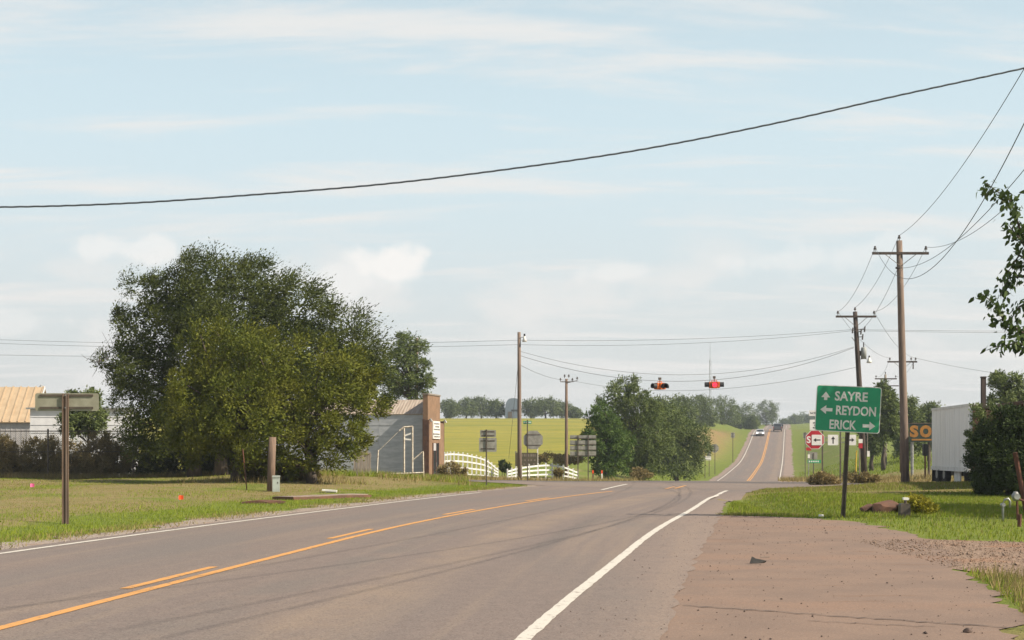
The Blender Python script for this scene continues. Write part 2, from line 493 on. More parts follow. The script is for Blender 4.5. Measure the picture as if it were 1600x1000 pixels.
M['white_line'] = paint('white_road_paint', (.52,.485,.43), (.22,.18,.155), .55)
M['orange_line'] = paint('orange_road_paint', (.53,.26,.075), (.22,.14,.09), .55)
M['orange_old'] = paint('worn_orange_paint', (.52,.25,.08), (.2,.14,.1), .52)
def ground():
    t = NT('grassy_ground')
    p = t.pos()
    n1_ = t.noise(t.pos((1, .55, 1), (0, 0, R(8))), .30, 6, .62); n2_ = t.noise(p, 1.7, 4); n3_ = t.noise(p, 14, 3, .7)
    lush = t.attr('lush'); fld = t.attr('field'); soil = t.attr('soil')
    dry = t.mix(t.rng(n2_, .3, .7), (.235,.180,.090), (.185,.160,.062))
    grn = t.mix(t.rng(n2_, .3, .7), (.155,.185,.034), (.115,.145,.028))
    k = t.math('ADD', t.math('MULTIPLY', n1_, 1.25), t.math('MULTIPLY', lush.outputs['Fac'], .8))
    col = t.mix(t.rng(k, .62, .84), dry, grn)
    # the crop or pasture field on the hill: yellow green with long faint bands
    bandn = t.noise(t.pos((.016, .06, 1), (0, 0, R(4))), 1.0, 8, .68, .8)
    fc = t.mix(t.rng(bandn, .36, .64), (.29,.25,.035), (.18,.19,.032))
    fc = t.mix(t.math('MULTIPLY', t.rng(t.noise(t.pos((.5, 1.2, 1)), 1.0, 4), .4, .7), .5), fc, (.14,.145,.028))
    fc = t.mix(t.math('MULTIPLY', t.rng(t.noise(t.pos((.06, .3, 1)), 1.0, 4), .5, .68), .6), fc, (.32,.27,.06))
    col = t.mix(fld.outputs['Fac'], col, fc)
    sc_ = t.mix(t.rng(n2_, .3, .7), (.235,.135,.075), (.19,.125,.06))
    sm = t.math('MULTIPLY', soil.outputs['Fac'], t.rng(t.math('ADD', n1_, t.math('MULTIPLY', n2_, .3)), .35, .7))
    col = t.mix(sm, col, sc_)
    col = t.mix(t.math('MULTIPLY', t.rng(n3_, .35, .7), .35), col, t.mix(.5, col, (.05,.05,.02)))
    return t.finish(col, .95, 0, .1, t.math('ADD', n3_, n2_), .7, .06)
M['ground'] = ground()
M['wood_pole'] = mat('weathered_pole_wood', (.20,.135,.095), (.12,.085,.065), 3, .9, stretch=(6,6,.5), bump=.5)
M['wood_light'] = mat('sunbleached_pole_wood', (.215,.155,.118), (.14,.104,.084), 3, .9, stretch=(6,6,.4), bump=.5)
M['wood_dark'] = mat('creosoted_wood', (.075,.055,.045), (.045,.035,.03), 3, .85, stretch=(6,6,.4), bump=.4)
M['plank'] = mat('grey_weathered_plank', (.27,.23,.19), (.17,.145,.12), 3, .9, stretch=(8,8,.6), bump=.4)
M['steel'] = mat('galvanised_steel', (.36,.36,.35), (.24,.24,.235), 6, .5, .6, .5, bump=.1)
M['dark_steel'] = mat('dark_sign_post_steel', (.075,.062,.05), (.11,.085,.065), 7, .6, .2, .4, bump=.15)
M['sign_back'] = mat('dull_sign_back_aluminium', (.30,.29,.255), (.22,.21,.18), 5, .6, .2, .4, bump=.1)
M['sign_back_tan'] = mat('olive_sign_back', (.30,.29,.22), (.235,.225,.165), 4, .6, .1, .4, bump=.1)
M['green'] = mat('green_sign_sheeting', (.006,.27,.125), (.006,.235,.108), 2.5, .45, 0, .5, bump=.03)
M['sign_white'] = mat('white_sign_sheeting', (.74,.72,.68), (.64,.62,.58), 4, .5, 0, .4, bump=.03)
M['sign_red'] = mat('red_sign_sheeting', (.42,.018,.03), (.34,.015,.025), 4, .5, 0, .4, bump=.03)
M['sign_black'] = mat('black_sign_print', (.02,.02,.02), (.03,.03,.03), 4, .6)
M['wire'] = mat('dark_wire', (.06,.06,.06), (.09,.09,.085), 8, .6, .2)
M['cable'] = mat('black_cable_jacket', (.06,.072,.088), (.09,.10,.11), 30, .6)
M['insulator'] = mat('brown_glazed_porcelain', (.05,.04,.035), (.08,.06,.05), 10, .3, 0, .6)
M['transformer'] = mat('grey_transformer_paint', (.30,.31,.30), (.24,.25,.24), 6, .5, 0, .4)
M['fence_white'] = mat('white_vinyl', (.66,.66,.65), (.56,.56,.545), 3, .5, 0, .4, bump=.03)
M['pipe_white'] = mat('peeling_white_pipe', (.62,.57,.48), (.40,.33,.26), 9, .7, 0, .3)
M['signal_orange'] = mat('orange_signal_housing', (.62,.14,.015), (.50,.10,.012), 6, .45, 0, .4)
M['signal_black'] = mat('black_signal_visor', (.018,.018,.02), (.03,.03,.032), 6, .55)
M['lens_off'] = mat('dark_red_lens', (.06,.012,.012), (.04,.01,.01), 6, .25, 0, .5)
def lamp(name, c, s):
    t = NT(name); e = t.N('ShaderNodeEmission'); e.inputs[0].default_value = (*c, 1); e.inputs[1].default_value = s
    t.l.new(e.outputs[0], t.out.inputs[0]); return t.m
M['lens_lit'] = lamp('lit_red_lens', (1.0,.035,.06), 1.6)
M['headlight_lit'] = lamp('lit_headlight', (1,.97,.9), 5)
M['brown_wall'] = mat('brown_stucco_front', (.225,.138,.085), (.18,.112,.07), 2.2, .85, bump=.3)
M['brown_dark'] = mat('dark_brown_trim', (.11,.055,.035), (.075,.04,.028), 4, .8)
M['side_sheet'] = mat('grey_painted_metal_sheet', (.44,.45,.47), (.33,.345,.365), 1.6, .6, .1, .3, stretch=(.6,1,2.5), bump=.15)
M['tan_roof'] = mat('rusty_tan_roof_sheet', (.40,.335,.275), (.30,.235,.185), 2.2, .6, .1, .3, stretch=(3,.4,1), bump=.15)
M['tan_metal'] = mat('tan_painted_roof_metal', (.46,.345,.225), (.40,.295,.19), 1.6, .5, .1, .4, bump=.05)
M['white_siding'] = mat('white_siding', (.60,.60,.62), (.52,.52,.54), 1.5, .6, 0, .3, bump=.05)
M['grey_siding'] = mat('pale_grey_siding', (.42,.40,.40), (.36,.345,.345), 1.5, .6, 0, .3)
M['glass_dark'] = mat('dark_window_glass', (.02,.024,.03), (.03,.034,.04), 2, .12, 0, .6, bump=0)
M['white_paint'] = mat('white_paint', (.72,.70,.66), (.60,.58,.54), 3, .6)
M['alu'] = mat('dull_aluminium_panel', (.80,.78,.76), (.70,.68,.66), 1.1, .45, .1, .5, stretch=(1,6,.5), bump=.05)
M['rubber'] = mat('black_rubber', (.022,.022,.022), (.035,.033,.03), 8, .85)
M['concrete'] = mat('stained_concrete', (.28,.22,.18), (.19,.14,.11), 3, .92, bump=.5)
M['redslab'] = mat('rust_red_slab', (.14,.07,.045), (.10,.055,.038), 3, .9, bump=.4)
M['greybox'] = mat('grey_green_cabinet_paint', (.36,.40,.36), (.30,.33,.30), 4, .55)
M['rust'] = mat('rusty_iron', (.15,.06,.04), (.10,.045,.03), 6, .85)
M['bark'] = mat('grey_brown_bark', (.11,.085,.065), (.06,.048,.038), 3, .95, stretch=(5,5,.8), bump=.8, bdist=.03)
M['flag_orange'] = mat('orange_marker_plastic', (.85,.10,.02), (.75,.08,.02), 5, .5)
M['flag_pink'] = mat('pink_marker_plastic', (.85,.16,.35), (.75,.13,.3), 5, .5)
M['yellow_pipe'] = mat('yellow_painted_pipe', (.62,.42,.05), (.52,.34,.05), 5, .5)
M['sign_dark'] = mat('dark_green_board', (.018,.035,.028), (.028,.045,.035), 3, .6)
M['orange_letter'] = mat('orange_sign_letters', (.36,.165,.03), (.27,.125,.03), 4, .7)
M['board_olive'] = mat('dark_olive_board', (.10,.085,.05), (.075,.065,.04), 4, .8)
M['barn_blue'] = mat('slate_blue_barn_metal', (.15,.19,.24), (.13,.16,.2), 1, .6, .2)
M['stone_dark'] = mat('small_dark_stone', (.06,.045,.04), (.12,.085,.07), 9, .9)
M['tree_leaf'] = leafmat('dark_elm_leaf', (.020,.032,.008), (.052,.070,.015), (.125,.14,.033))
M['tree_yellow'] = leafmat('yellowing_elm_leaf', (.048,.068,.010), (.098,.120,.016), (.19,.185,.026))
M['cedar_leaf'] = leafmat('mid_green_leaf', (.045,.080,.020), (.075,.125,.030), (.12,.175,.04))
M['far_leaf'] = leafmat('dull_green_leaf', (.055,.080,.025), (.095,.128,.038), (.15,.18,.05))
M['light_leaf'] = leafmat('pale_green_leaf', (.075,.10,.035), (.115,.15,.05), (.17,.20,.07))
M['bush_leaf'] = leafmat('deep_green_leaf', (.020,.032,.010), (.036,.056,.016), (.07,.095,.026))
M['brush_leaf'] = leafmat('brown_green_brush_leaf', (.09,.072,.032), (.15,.125,.045), (.25,.19,.08))
M['brush_dry'] = leafmat('dry_brush_leaf', (.13,.10,.045), (.22,.175,.07), (.34,.26,.12))
M['branch_leaf'] = leafmat('broad_dark_leaf', (.030,.050,.014), (.050,.080,.020), (.085,.12,.030), .25, .4)
M['gold_leaf'] = leafmat('yellow_green_shrub_leaf', (.13,.15,.02), (.21,.21,.025), (.34,.29,.03))
M['grass_green'] = leafmat('green_grass_blade', (.105,.16,.016), (.185,.25,.024), (.28,.29,.04), .3, .6)
M['grass_dry'] = leafmat('dry_grass_blade', (.20,.16,.07), (.29,.225,.105), (.22,.21,.045), .25, .7)
M['weed'] = leafmat('tall_weed_blade', (.15,.14,.04), (.25,.20,.08), (.36,.27,.13), .3, .7)

# ------------------------------------------------------------------ the ground
def axis(a, b, step, far_lo, far_hi, grow=1.09):
    v = list(np.arange(a, b + 1e-6, step))
    s = step
    while v[-1] < far_hi: s *= grow; v.append(v[-1] + s)
    s = step; lo = [v[0]]
    while lo[-1] > far_lo: s *= grow; lo.append(lo[-1] - s)
    return np.array(lo[::-1][:-1] + v)
gx_ = axis(-32, 72, .55, -1500, 1500)
gy_ = axis(-6, 105, .55, -120, 2600, 1.03)
GX, GY = np.meshgrid(gx_, gy_)
def inside(x, y):
    """how deep under a paved sheet (1 inside, 0 outside)"""
    a = sstep(.2, .9, np.minimum(x - x_left(y), x_right(y) - x))
    b = sstep(0, .6, cross_hw(x) - np.abs(y - cross_c(x))) * sstep(92, 88, np.abs(x))
    c = sstep(.35, .9, np.minimum(x - xr_near(y) + .8, pad_r(y) - x)) * (y < 34.3) * (y > -10)
    d = sstep(.35, .9, np.minimum(y - drive_near(x), drive_far(x) - y)) * (x > 5.6) * (x < 24)
    return np.maximum.reduce([a, b, c, d])
GZ = g(GX, GY) - .016 - (.05 + .08*sstep(60, 120, GY)) * inside(GX, GY)
nx, ny = len(gx_), len(gy_)
idx = np.arange(nx * ny).reshape(ny, nx)
Q = np.stack([idx[:-1, :-1], idx[:-1, 1:], idx[1:, 1:], idx[1:, :-1]], -1).reshape(-1, 4)
me = raw_mesh('ground', np.stack([GX, GY, GZ], -1).reshape(-1, 3), Q, M['ground'], 4, True)
lat = GX - cf(GY)
edge = np.minimum(np.abs(GX - x_left(GY)), np.abs(GX - x_right(GY)))
lush = np.where(GX < x_left(GY), np.exp(-((x_left(GY) - GX - 1.5) / 1.8) ** 2), 0)
lush = np.maximum(lush, np.where((GX > 5) & (GY < 60) & (GX > x_right(GY)), .75, 0) * (1 - .75*sstep(46, 50, GY)))
lush = np.maximum(lush, sstep(100, 130, GY) * .34)
field = sstep(-24, -30, lat + 3*np.sin(GY*.03)) * sstep(118, 128, GY + .25*GX)
soil = .85*np.exp(-((lat + 10.5) / 3.2) ** 2) * sstep(225, 255, GY) * sstep(345, 310, GY)
soil = np.maximum(soil, .55*np.exp(-((GY - 50.5 + .1*(GX - 12)) / .8) ** 2) * sstep(7, 9, GX) * sstep(40, 30, GX))
soil = np.maximum(soil, .5*sstep(50, 54, GY) * sstep(9, 12, GX) * sstep(80, 70, GY))
soil = np.maximum(soil, .5*sstep(104, 108, GY)*sstep(126, 120, GY)*sstep(10, 4, GX)*sstep(-30, -20, GX))
for nm, arr in (('lush', lush), ('field', field), ('soil', soil)):
    a = me.attributes.new(nm, 'FLOAT', 'POINT'); a.data.foreach_set('value', arr.astype(np.float32).ravel())
tag(link('ground', me), kind='structure')

# ------------------------------------------------------------------ paved sheets
def strip(name, ys, xl, xr, m, dz, ncol=6, uvc=None, kind='structure', parent=None, link_it=True):
    ys = np.asarray(ys, float)
    xl = np.asarray(xl, float); xr = np.asarray(xr, float)
    t = np.linspace(0, 1, ncol + 1)
    XX = xl[:, None] * (1 - t) + xr[:, None] * t
    YY = np.repeat(ys[:, None], ncol + 1, 1)
    ZZ = g(XX, YY) + dz
    n = ncol + 1
    id_ = np.arange(len(ys) * n).reshape(len(ys), n)
    q = np.stack([id_[:-1, :-1], id_[:-1, 1:], id_[1:, 1:], id_[1:, :-1]], -1).reshape(-1, 4)
    me_ = raw_mesh(name, np.stack([XX, YY, ZZ], -1).reshape(-1, 3), q, m, 4, True)
    if uvc is not None:
        uv = me_.uv_layers.new(name='lane')
        cc = uvc(YY)
        U = np.stack([XX - cc, YY], -1).reshape(-1, 2)[q.ravel()]
        uv.data.foreach_set('uv', U.astype(np.float32).ravel())
    o = link(name, me_, parent)
    if kind: o['kind'] = kind
    return o
def jag(y, s=1.0, a=.12, off=0): return a * (vnoise(y * 1.9 * s + off, y * 0 + off) - .5) + a * .6 * (vnoise(y * 7 * s + off, y * 0 + off + 5) - .5)
ys = np.concatenate([np.arange(-12, 110, .35), np.arange(110, 640, 2.0)])
cmix = lambda y: np.where(np.asarray(y) < 56, cn(np.minimum(y, 60)), cf(y))
strip('main_road', ys, x_left(ys) + jag(ys), x_right(ys) + jag(ys, 1, .12, 30), M['asphalt'], 0, 10, cmix)
# the crossing road
cxs = np.arange(-90, 90.1, .8)
cc_, hw_ = cross_c(cxs), cross_hw(cxs)
t_ = np.linspace(-1, 1, 13)
XX = np.repeat(cxs[:, None], 13, 1); YY = cc_[:, None] + hw_[:, None] * t_
ZZ = g(XX, YY) + .004
id_ = np.arange(XX.size).reshape(XX.shape)
q = np.stack([id_[:-1, :-1], id_[1:, :-1], id_[1:, 1:], id_[:-1, 1:]], -1).reshape(-1, 4)
me = raw_mesh('cross_road', np.stack([XX, YY, ZZ], -1).reshape(-1, 3), q, M['asphalt'], 4, True)
uv = me.uv_layers.new(name='lane')
uv.data.foreach_set('uv', np.stack([np.full(XX.size, 9.0), XX.ravel()], -1)[q.ravel()].astype(np.float32).ravel())
tag(link('cross_road', me), kind='structure')
# pad, drive, shoulders
ys = np.arange(-10, 34.41, .2)
strip('parking_apron', ys, xr_near(ys) - .3, pad_r(ys) + jag(ys, 1, .35, 11), M['pad'], -.006, 10)
xs_ = np.arange(5.6, 24, .3)
t_ = np.linspace(0, 1, 11)
XX = np.repeat(xs_[:, None], 11, 1); YY = drive_near(xs_)[:, None]*(1-t_) + drive_far(xs_)[:, None]*t_
ZZ = g(XX, YY) - .011
id_ = np.arange(XX.size).reshape(XX.shape)
q = np.stack([id_[:-1, :-1], id_[1:, :-1], id_[1:, 1:], id_[:-1, 1:]], -1).reshape(-1, 4)
tag(link('gravel_driveway', raw_mesh('gravel_driveway', np.stack([XX, YY, ZZ], -1).reshape(-1, 3), q, M['drive'], 4, True)), kind='structure')
ys = np.arange(-12, 66, .3)
strip('gravel_verge', ys, x_left(ys) - .85 + jag(ys, .6, .9, 3), x_left(ys) + .3, M['gravel'], -.008, 4)
ys = np.concatenate([np.arange(74, 110, .5), np.arange(110, 640, 2.0)])
strip('road_shoulder', ys, x_left(ys) - .7 + jag(ys, .3, .4), x_left(ys) + .2, M['shoulder'], -.006, 3)
strip('road_shoulder', ys, x_right(ys) - .2, x_right(ys) + 1.35 + jag(ys, .3, .5, 9), M['shoulder'], -.006, 3)

# old dark resurfaced strip along the far side of the crossing
xs_ = np.arange(-4, 17, .5); t_ = np.linspace(0, 1, 4)
XX = np.repeat(xs_[:, None], 4, 1); yb_ = cross_c(xs_) + cross_hw(xs_) - .2
YY = (yb_ - 4.2 + jag(xs_, 1, .6))[:, None]*(1 - t_) + (yb_ + jag(xs_, 1, .2, 4))[:, None]*t_
id_ = np.arange(XX.size).reshape(XX.shape)
q = np.stack([id_[:-1, :-1], id_[1:, :-1], id_[1:, 1:], id_[:-1, 1:]], -1).reshape(-1, 4)
M['patch'] = mat('dark_asphalt_patch', (.095,.082,.076), (.125,.105,.094), 2.5, .85, bump=.3)
tag(link('asphalt_patch', raw_mesh('asphalt_patch', np.stack([XX, YY, g(XX, YY) + .0075], -1).reshape(-1, 3), q, M['patch'], 4, True)), kind='structure')
# road markings
def line(name, y0, y1, fx, w, m, step=.5):
    n = max(2, int((y1 - y0) / step) + 1)
    n = n*3 if y0 < 60 else n
    y = np.linspace(y0, y1, n); x = fx(y)
    j1, j2 = RNG.normal(0, .004, n), RNG.normal(0, .004, n)
    return strip(name, y, x - w/2 + j1, x + w/2 + j2, m, .0055 if y1 < 56 else .012, 1)
line('edge_line_left', -12, 52.5, left_line, .13, M['white_line'])
line('edge_line_right', -12, 54.6, right_line, .14, M['white_line'])
line('centre_line', -12, 54.5, cn, .14, M['orange_line'])
for y0 in (16.2, 25.2, 34.4, 43.5):
    line('centre_dash', y0, y0 + 3.0, lambda y: cn(y) - .30, .13, M['orange_line'])
line('centre_dash', 58.2, 64.0, cf, .14, M['orange_line'])
line('centre_dash', 57.4, 62.0, lambda y: cf(y) - .32, .12, M['orange_old'])
line('lane_line', 56.0, 67.5, lambda y: 3.56 + .17*(y - 56), .15, M['white_line'])
line('far_edge_line', 84, 560, lambda y: cf(y) - 3.55, .13, M['white_line'], 2)
line('far_edge_line', 84, 560, lambda y: cf(y) + 3.55, .13, M['white_line'], 2)
line('far_centre_line', 84, 560, lambda y: cf(y) - .12, .16, M['orange_line'], 2)
line('far_centre_line', 84, 560, lambda y: cf(y) + .14, .13, M['orange_line'], 2)
# shadow of an overhead wire on the apron, laid as thin dark strips
def shadow_strip(name, pts, w):
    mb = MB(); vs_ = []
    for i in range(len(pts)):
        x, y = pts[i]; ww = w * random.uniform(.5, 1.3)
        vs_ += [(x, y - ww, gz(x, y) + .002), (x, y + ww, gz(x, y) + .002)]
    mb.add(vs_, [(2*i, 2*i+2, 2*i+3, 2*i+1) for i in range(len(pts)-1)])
    o = mb.build(name, M['shadow_tone']); o['kind'] = 'structure'
M['shadow_tone'] = mat('dark_wire_shadow', (.055,.045,.04), (.10,.075,.065), 12, .8)
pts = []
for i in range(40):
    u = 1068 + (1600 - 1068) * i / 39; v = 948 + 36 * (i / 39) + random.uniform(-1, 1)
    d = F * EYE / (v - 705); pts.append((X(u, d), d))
shadow_strip('wire_shadow', pts, .018)
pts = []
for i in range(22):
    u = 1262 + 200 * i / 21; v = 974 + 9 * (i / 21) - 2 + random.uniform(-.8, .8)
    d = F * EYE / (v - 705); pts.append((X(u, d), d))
shadow_strip('wire_shadow', pts, .010)

# ------------------------------------------------------------------ leaves, trees, grass
def unit(v): return v / np.maximum(np.linalg.norm(v, axis=-1, keepdims=True), 1e-9)
def leaf_quads(P_, D_, L, W_, rng, H=None):
    n = len(P_)
    S = unit(np.cross(D_, unit(rng.normal(size=(n, 3)) if H is None else H + .33*rng.normal(size=(n, 3)))))
    L = L[:, None]; W_ = W_[:, None]
    V = np.stack([P_, P_ + D_*L*.45 + S*W_*.5, P_ + D_*L, P_ + D_*L*.45 - S*W_*.5], 1).reshape(-1, 3)
    return V, np.arange(4*n).reshape(-1, 4)
def crown_leaves(ell, nclump, nspray, nleaf, leaf, rng, wind=(.25, .0, .05), droop=.25, clump_r=(.5, .95), aspect=.42, spread=1.0, sep_=0, core=0):
    """ell: ellipsoids (cx,cy,cz,rx,ry,rz); leaves on sprays round clumps set in the crown's outer shell"""
    E = np.array(ell, float)
    w = (E[:, 3]*E[:, 5]); w = w / w.sum()
    k = rng.choice(len(E), nclump, p=w)
    d = unit(rng.normal(size=(nclump, 3)))
    t = .35 + .6 * rng.random(nclump) ** .6
    C = E[k, :3] + d * E[k, 3:] * t[:, None]
    # drop clumps buried deep in another ellipsoid
    depth = np.min(np.linalg.norm((C[:, None, :] - E[None, :, :3]) / E[None, :, 3:], axis=-1), axis=1)
    keep = (depth > .5) | (rng.random(nclump) < .3)
    C, d, k = C[keep], d[keep], k[keep]
    if sep_ > 0:                       # keep clumps apart so that they read one by one
        acc = []
        for i in range(len(C)):
            if not acc or np.min(np.linalg.norm(C[acc] - C[i], axis=1)) > sep_: acc.append(i)
        C, d, k = C[acc], d[acc], k[acc]
    nc = len(C)
    rad = rng.uniform(*clump_r, nc) * np.minimum(1, E[k, 3:].min(1) / 1.6)
    sd = unit(rng.normal(size=(nc, nspray, 3)) + .55 * d[:, None, :] + np.array([0, 0, .25]))
    base = C[:, None, :] + sd * (rad[:, None, None] * rng.uniform(.05, .6, (nc, nspray, 1)))
    leng = rad[:, None] * rng.uniform(.45, 1.0, (nc, nspray)) * spread
    wv = np.array(wind)
    tt = (np.arange(nleaf) + .5) / nleaf
    # spray curve: start outwards, end with wind and droop
    Pp = base[:, :, None, :] + sd[:, :, None, :] * (leng[:, :, None, None] * tt[None, None, :, None]) \
        + (wv - np.array([0, 0, droop])) * (leng[:, :, None, None] * (tt ** 2)[None, None, :, None])
    Dd = sd[:, :, None, :] * .8 + (wv*1.6 - np.array([0, 0, droop*1.3])) * tt[None, None, :, None] + rng.normal(size=Pp.shape) * .42
    Hh = unit(np.broadcast_to(sd[:, :, None, :] * .9 + d[:, None, None, :] * .5 + np.array([0, 0, .45]), Pp.shape).reshape(-1, 3))
    Pp = (Pp + rng.normal(size=Pp.shape) * leaf * .5).reshape(-1, 3); Dd = unit(Dd.reshape(-1, 3))
    L = leaf * rng.uniform(.7, 1.35, len(Pp)); 
    if core:                           # inner foliage
        kc = rng.choice(len(E), core, p=w)
        pc = E[kc, :3] + unit(rng.normal(size=(core, 3))) * E[kc, 3:] * (.72 * rng.random((core, 1)) ** .45)
        Pp = np.concatenate([Pp, pc]); Dd = np.concatenate([Dd, unit(rng.normal(size=(core, 3)))])
        Hh = np.concatenate([Hh, unit(rng.normal(size=(core, 3)))]); L = np.concatenate([L, leaf * rng.uniform(1.5, 2.4, core)])
    V, Q_ = leaf_quads(Pp, Dd, L, L * aspect, rng, Hh)
    return V, Q_, C
def make_tree(name, label, cat, base, ell, m, nclump, nspray, nleaf, leaf, seed, group=None, trunk_r=.2, stems=None, wind=(.25, 0, .05), droop=.25, bark='bark', clump_r=(.5, .95), aspect=.42, trunk=True, spread=1.0, sep_=0, core=0):
    rng = np.random.default_rng(seed); rr = random.Random(seed)
    bx_, by_ = base; bz_ = gz(bx_, by_)
    t = thing(name, label, cat, (bx_, by_, bz_), 0, group)
    loc = np.array([bx_, by_, bz_])
    E = [(e[0]-bx_, e[1]-by_, e[2]-bz_, e[3], e[4], e[5]) for e in ell]
    V, Q_, C = crown_leaves(E, nclump, nspray, nleaf, leaf, rng, wind, droop, clump_r, aspect, spread, sep_, core)
    keep = V.reshape(-1, 4, 3)[:, :, 2].min(1) > -.05
    V = V.reshape(-1, 4, 3)[keep].reshape(-1, 3); Q_ = np.arange(len(V)).reshape(-1, 4)
    link('crown', raw_mesh('crown', V, Q_, M[m]), t)
    if trunk:
        stems = stems or [(0, 0)]
        br = MB()
        zc = np.array([e[2] for e in E]); zmin = max(.05, min(e[2] - e[5] for e in E))
        tops = []
        for (sx, sy) in stems:
            cx = np.mean([e[0] for e in E]) ; cy = np.mean([e[1] for e in E])
            h = max(min(zmin + .3, float(zc.max())), np.percentile(zc, 30))
            mb = MB(); p = [(sx, sy, -.25)]
            for i in range(1, 6):
                f = i/5
                p.append((sx + (cx - sx)*.35*f**2 + rr.uniform(-1, 1)*trunk_r*.4, sy + (cy - sy)*.35*f**2 + rr.uniform(-1, 1)*trunk_r*.4, h*f))
            mb.path(p, [trunk_r*1.35] + [trunk_r*(1 - .4*i/5) for i in range(1, 6)], 8)
            tops.append(p); mb.build('trunk', M[bark], t, True)
        ends = [(e[0], e[1], e[2]) for e in E] + [tuple(c) for c in C[::max(1, len(C)//34)]]
        for e in ends:
            p0 = min((q_ for p in tops for q_ in p[2:]), key=lambda q_: (Vector(q_) - Vector(e)).length + abs(q_[2] - e[2]*.55)*.6)
            a, b = Vector(p0), Vector(e)
            mid_ = a.lerp(b, .5) + Vector((rr.uniform(-1, 1), rr.uniform(-1, 1), rr.uniform(0, 1))) * (b-a).length * .12
            q1 = a.lerp(mid_, .55) + Vector((rr.uniform(-1, 1), rr.uniform(-1, 1), 0)) * .05
            r0 = trunk_r * rr.uniform(.22, .42)
            br.path([a, q1, mid_, b], [r0, r0*.75, r0*.5, r0*.2], 5)
        br.build('branches', M[bark], t, True)
    return t
def ELL(d, lst, depth=1.0, dd=None):
    """ellipsoids of a crown standing at distance d (a slight scatter in depth)"""
    out = []; rr = random.Random(int(d*10) + len(lst))
    k = d / F
    for (u, v, ru, rv) in lst:
        ry = (ru + rv) * .5 * k * depth
        out.append((X(u, d), d + rr.uniform(-.5, .5) * ry * .8, Z(v, d), ru*k, ry, rv*k))
    return out

def blades(name, xy, h, w, m, rng, lean=.45, kind='stuff', label=None, cat=None, parent=None, seg=False):
    n = len(xy); x, y = xy[:, 0], xy[:, 1]
    z = g(x, y) - .025
    a = rng.random(n) * 2*np.pi
    hh = h * rng.uniform(.5, 1.3, n); ww = w * rng.uniform(.6, 1.4, n)
    S = np.stack([np.cos(a), np.sin(a), np.zeros(n)], 1)
    b = rng.random(n) * 2*np.pi; ln = lean * rng.random(n)
    T = np.stack([np.cos(b)*ln + .12, np.sin(b)*ln, np.ones(n)], 1)
    Pz = np.stack([x, y, z], 1)
    V = np.stack([Pz - S*ww[:, None]/2, Pz + S*ww[:, None]/2, Pz + T*hh[:, None]], 1).reshape(-1, 3)
    o = link(name, raw_mesh(name, V, np.arange(3*n).reshape(-1, 3), M[m], 3), parent)
    return tag(o, label, cat, None, kind)

# ------------------------------------------------------------------ grass
rng = np.random.default_rng(21)
def scatter(n, x0, x1, y0, y1): return np.stack([rng.uniform(x0, x1, n), rng.uniform(y0, y1, n)], 1)
def in_view(p, mg=60): 
    u = 800 + F * p[:, 0] / p[:, 1]
    return p[(u > -mg) & (u < 1600 + mg)]
def open_ground(p, left_gap=.0):
    x, y = p[:, 0], p[:, 1]
    e = .5 * vnoise(y * .9, y * 0 + 2) + .25 * vnoise(y * 4, x * 0 + 8)
    ok = (x < x_left(y) - .35 - e) | ((x > x_right(y) + .12) & ~((y < 34.3 + .5*vnoise(x*2, y)) & (x < pad_r(y) + .1*e)) & ~((y > drive_near(x) + .2*e) & (y < drive_far(x) - .3*e) & (x > 5.6)))
    ok &= np.abs(y - cross_c(x)) > cross_hw(x) + .2 + .6*vnoise(x*.7, y*.7)
    return p[ok]
# left lawn
p = in_view(scatter(430000, -27, 3, 20, 73)); p = open_ground(p)
dist = x_left(p[:, 1]) - p[:, 0]
dens = np.clip(.38 + .9*np.exp(-((dist - 1.6)/1.5)**2) + .55*(vnoise(p[:, 0]*.35, p[:, 1]*.35) - .45), .06, 1)
p = p[rng.random(len(p)) < dens]
dist = x_left(p[:, 1]) - p[:, 0]
lushness = 1.15*np.exp(-((dist - 2.0)/2.3)**2) + 1.5*(vnoise(p[:, 0]*.5 + 3 - p[:, 1]*.06, p[:, 1]*.13) - .40) + .6*(vnoise(p[:, 0]*1.1, p[:, 1]*.6) - .5)
isg = rng.random(len(p)) < np.clip(lushness*1.25, .08, .98)
blades('lawn_grass', p[isg], .06, .018, 'grass_green', rng, label='short green grass of the roadside lawn left of the road', cat='grass')
blades('dry_lawn_grass', p[~isg], .045, .016, 'grass_dry', rng, label='short straw coloured grass patches of the left lawn', cat='grass')
# right verge
p = np.concatenate([scatter(200000, 4, 24, 33.5, 62), scatter(26000, 4, 12, 11, 19), scatter(20000, 4, 22, 24, 34)])
p = open_ground(in_view(p)); p = p[rng.random(len(p)) < np.where(np.abs(p[:, 1] - 50.5 + .1*(p[:, 0]-12)) < .9, .12, .9)]
near = p[:, 1] < 20
isg = rng.random(len(p)) < np.where(near, .6, np.where(p[:, 1] > 50, .45, .88))
blades('verge_grass', p[isg], .085, .022, 'grass_green', rng, label='bright green grass of the verge right of the road', cat='grass')
blades('dry_verge_grass', p[~isg], .10, .016, 'grass_dry', rng, label='straw coloured grass among the right verge', cat='grass')
# tall tufts where the apron ends at the lower right
q_ = scatter(3500, 4.4, 7.5, 12.4, 18.2); q_ = open_ground(q_); q_ = q_[(q_[:, 0] < pad_r(q_[:, 1]) + .9)]
blades('tall_dry_grass', q_, .22, .012, 'weed', rng, .8, label='tall dry grass along the edge of the red apron', cat='grass')
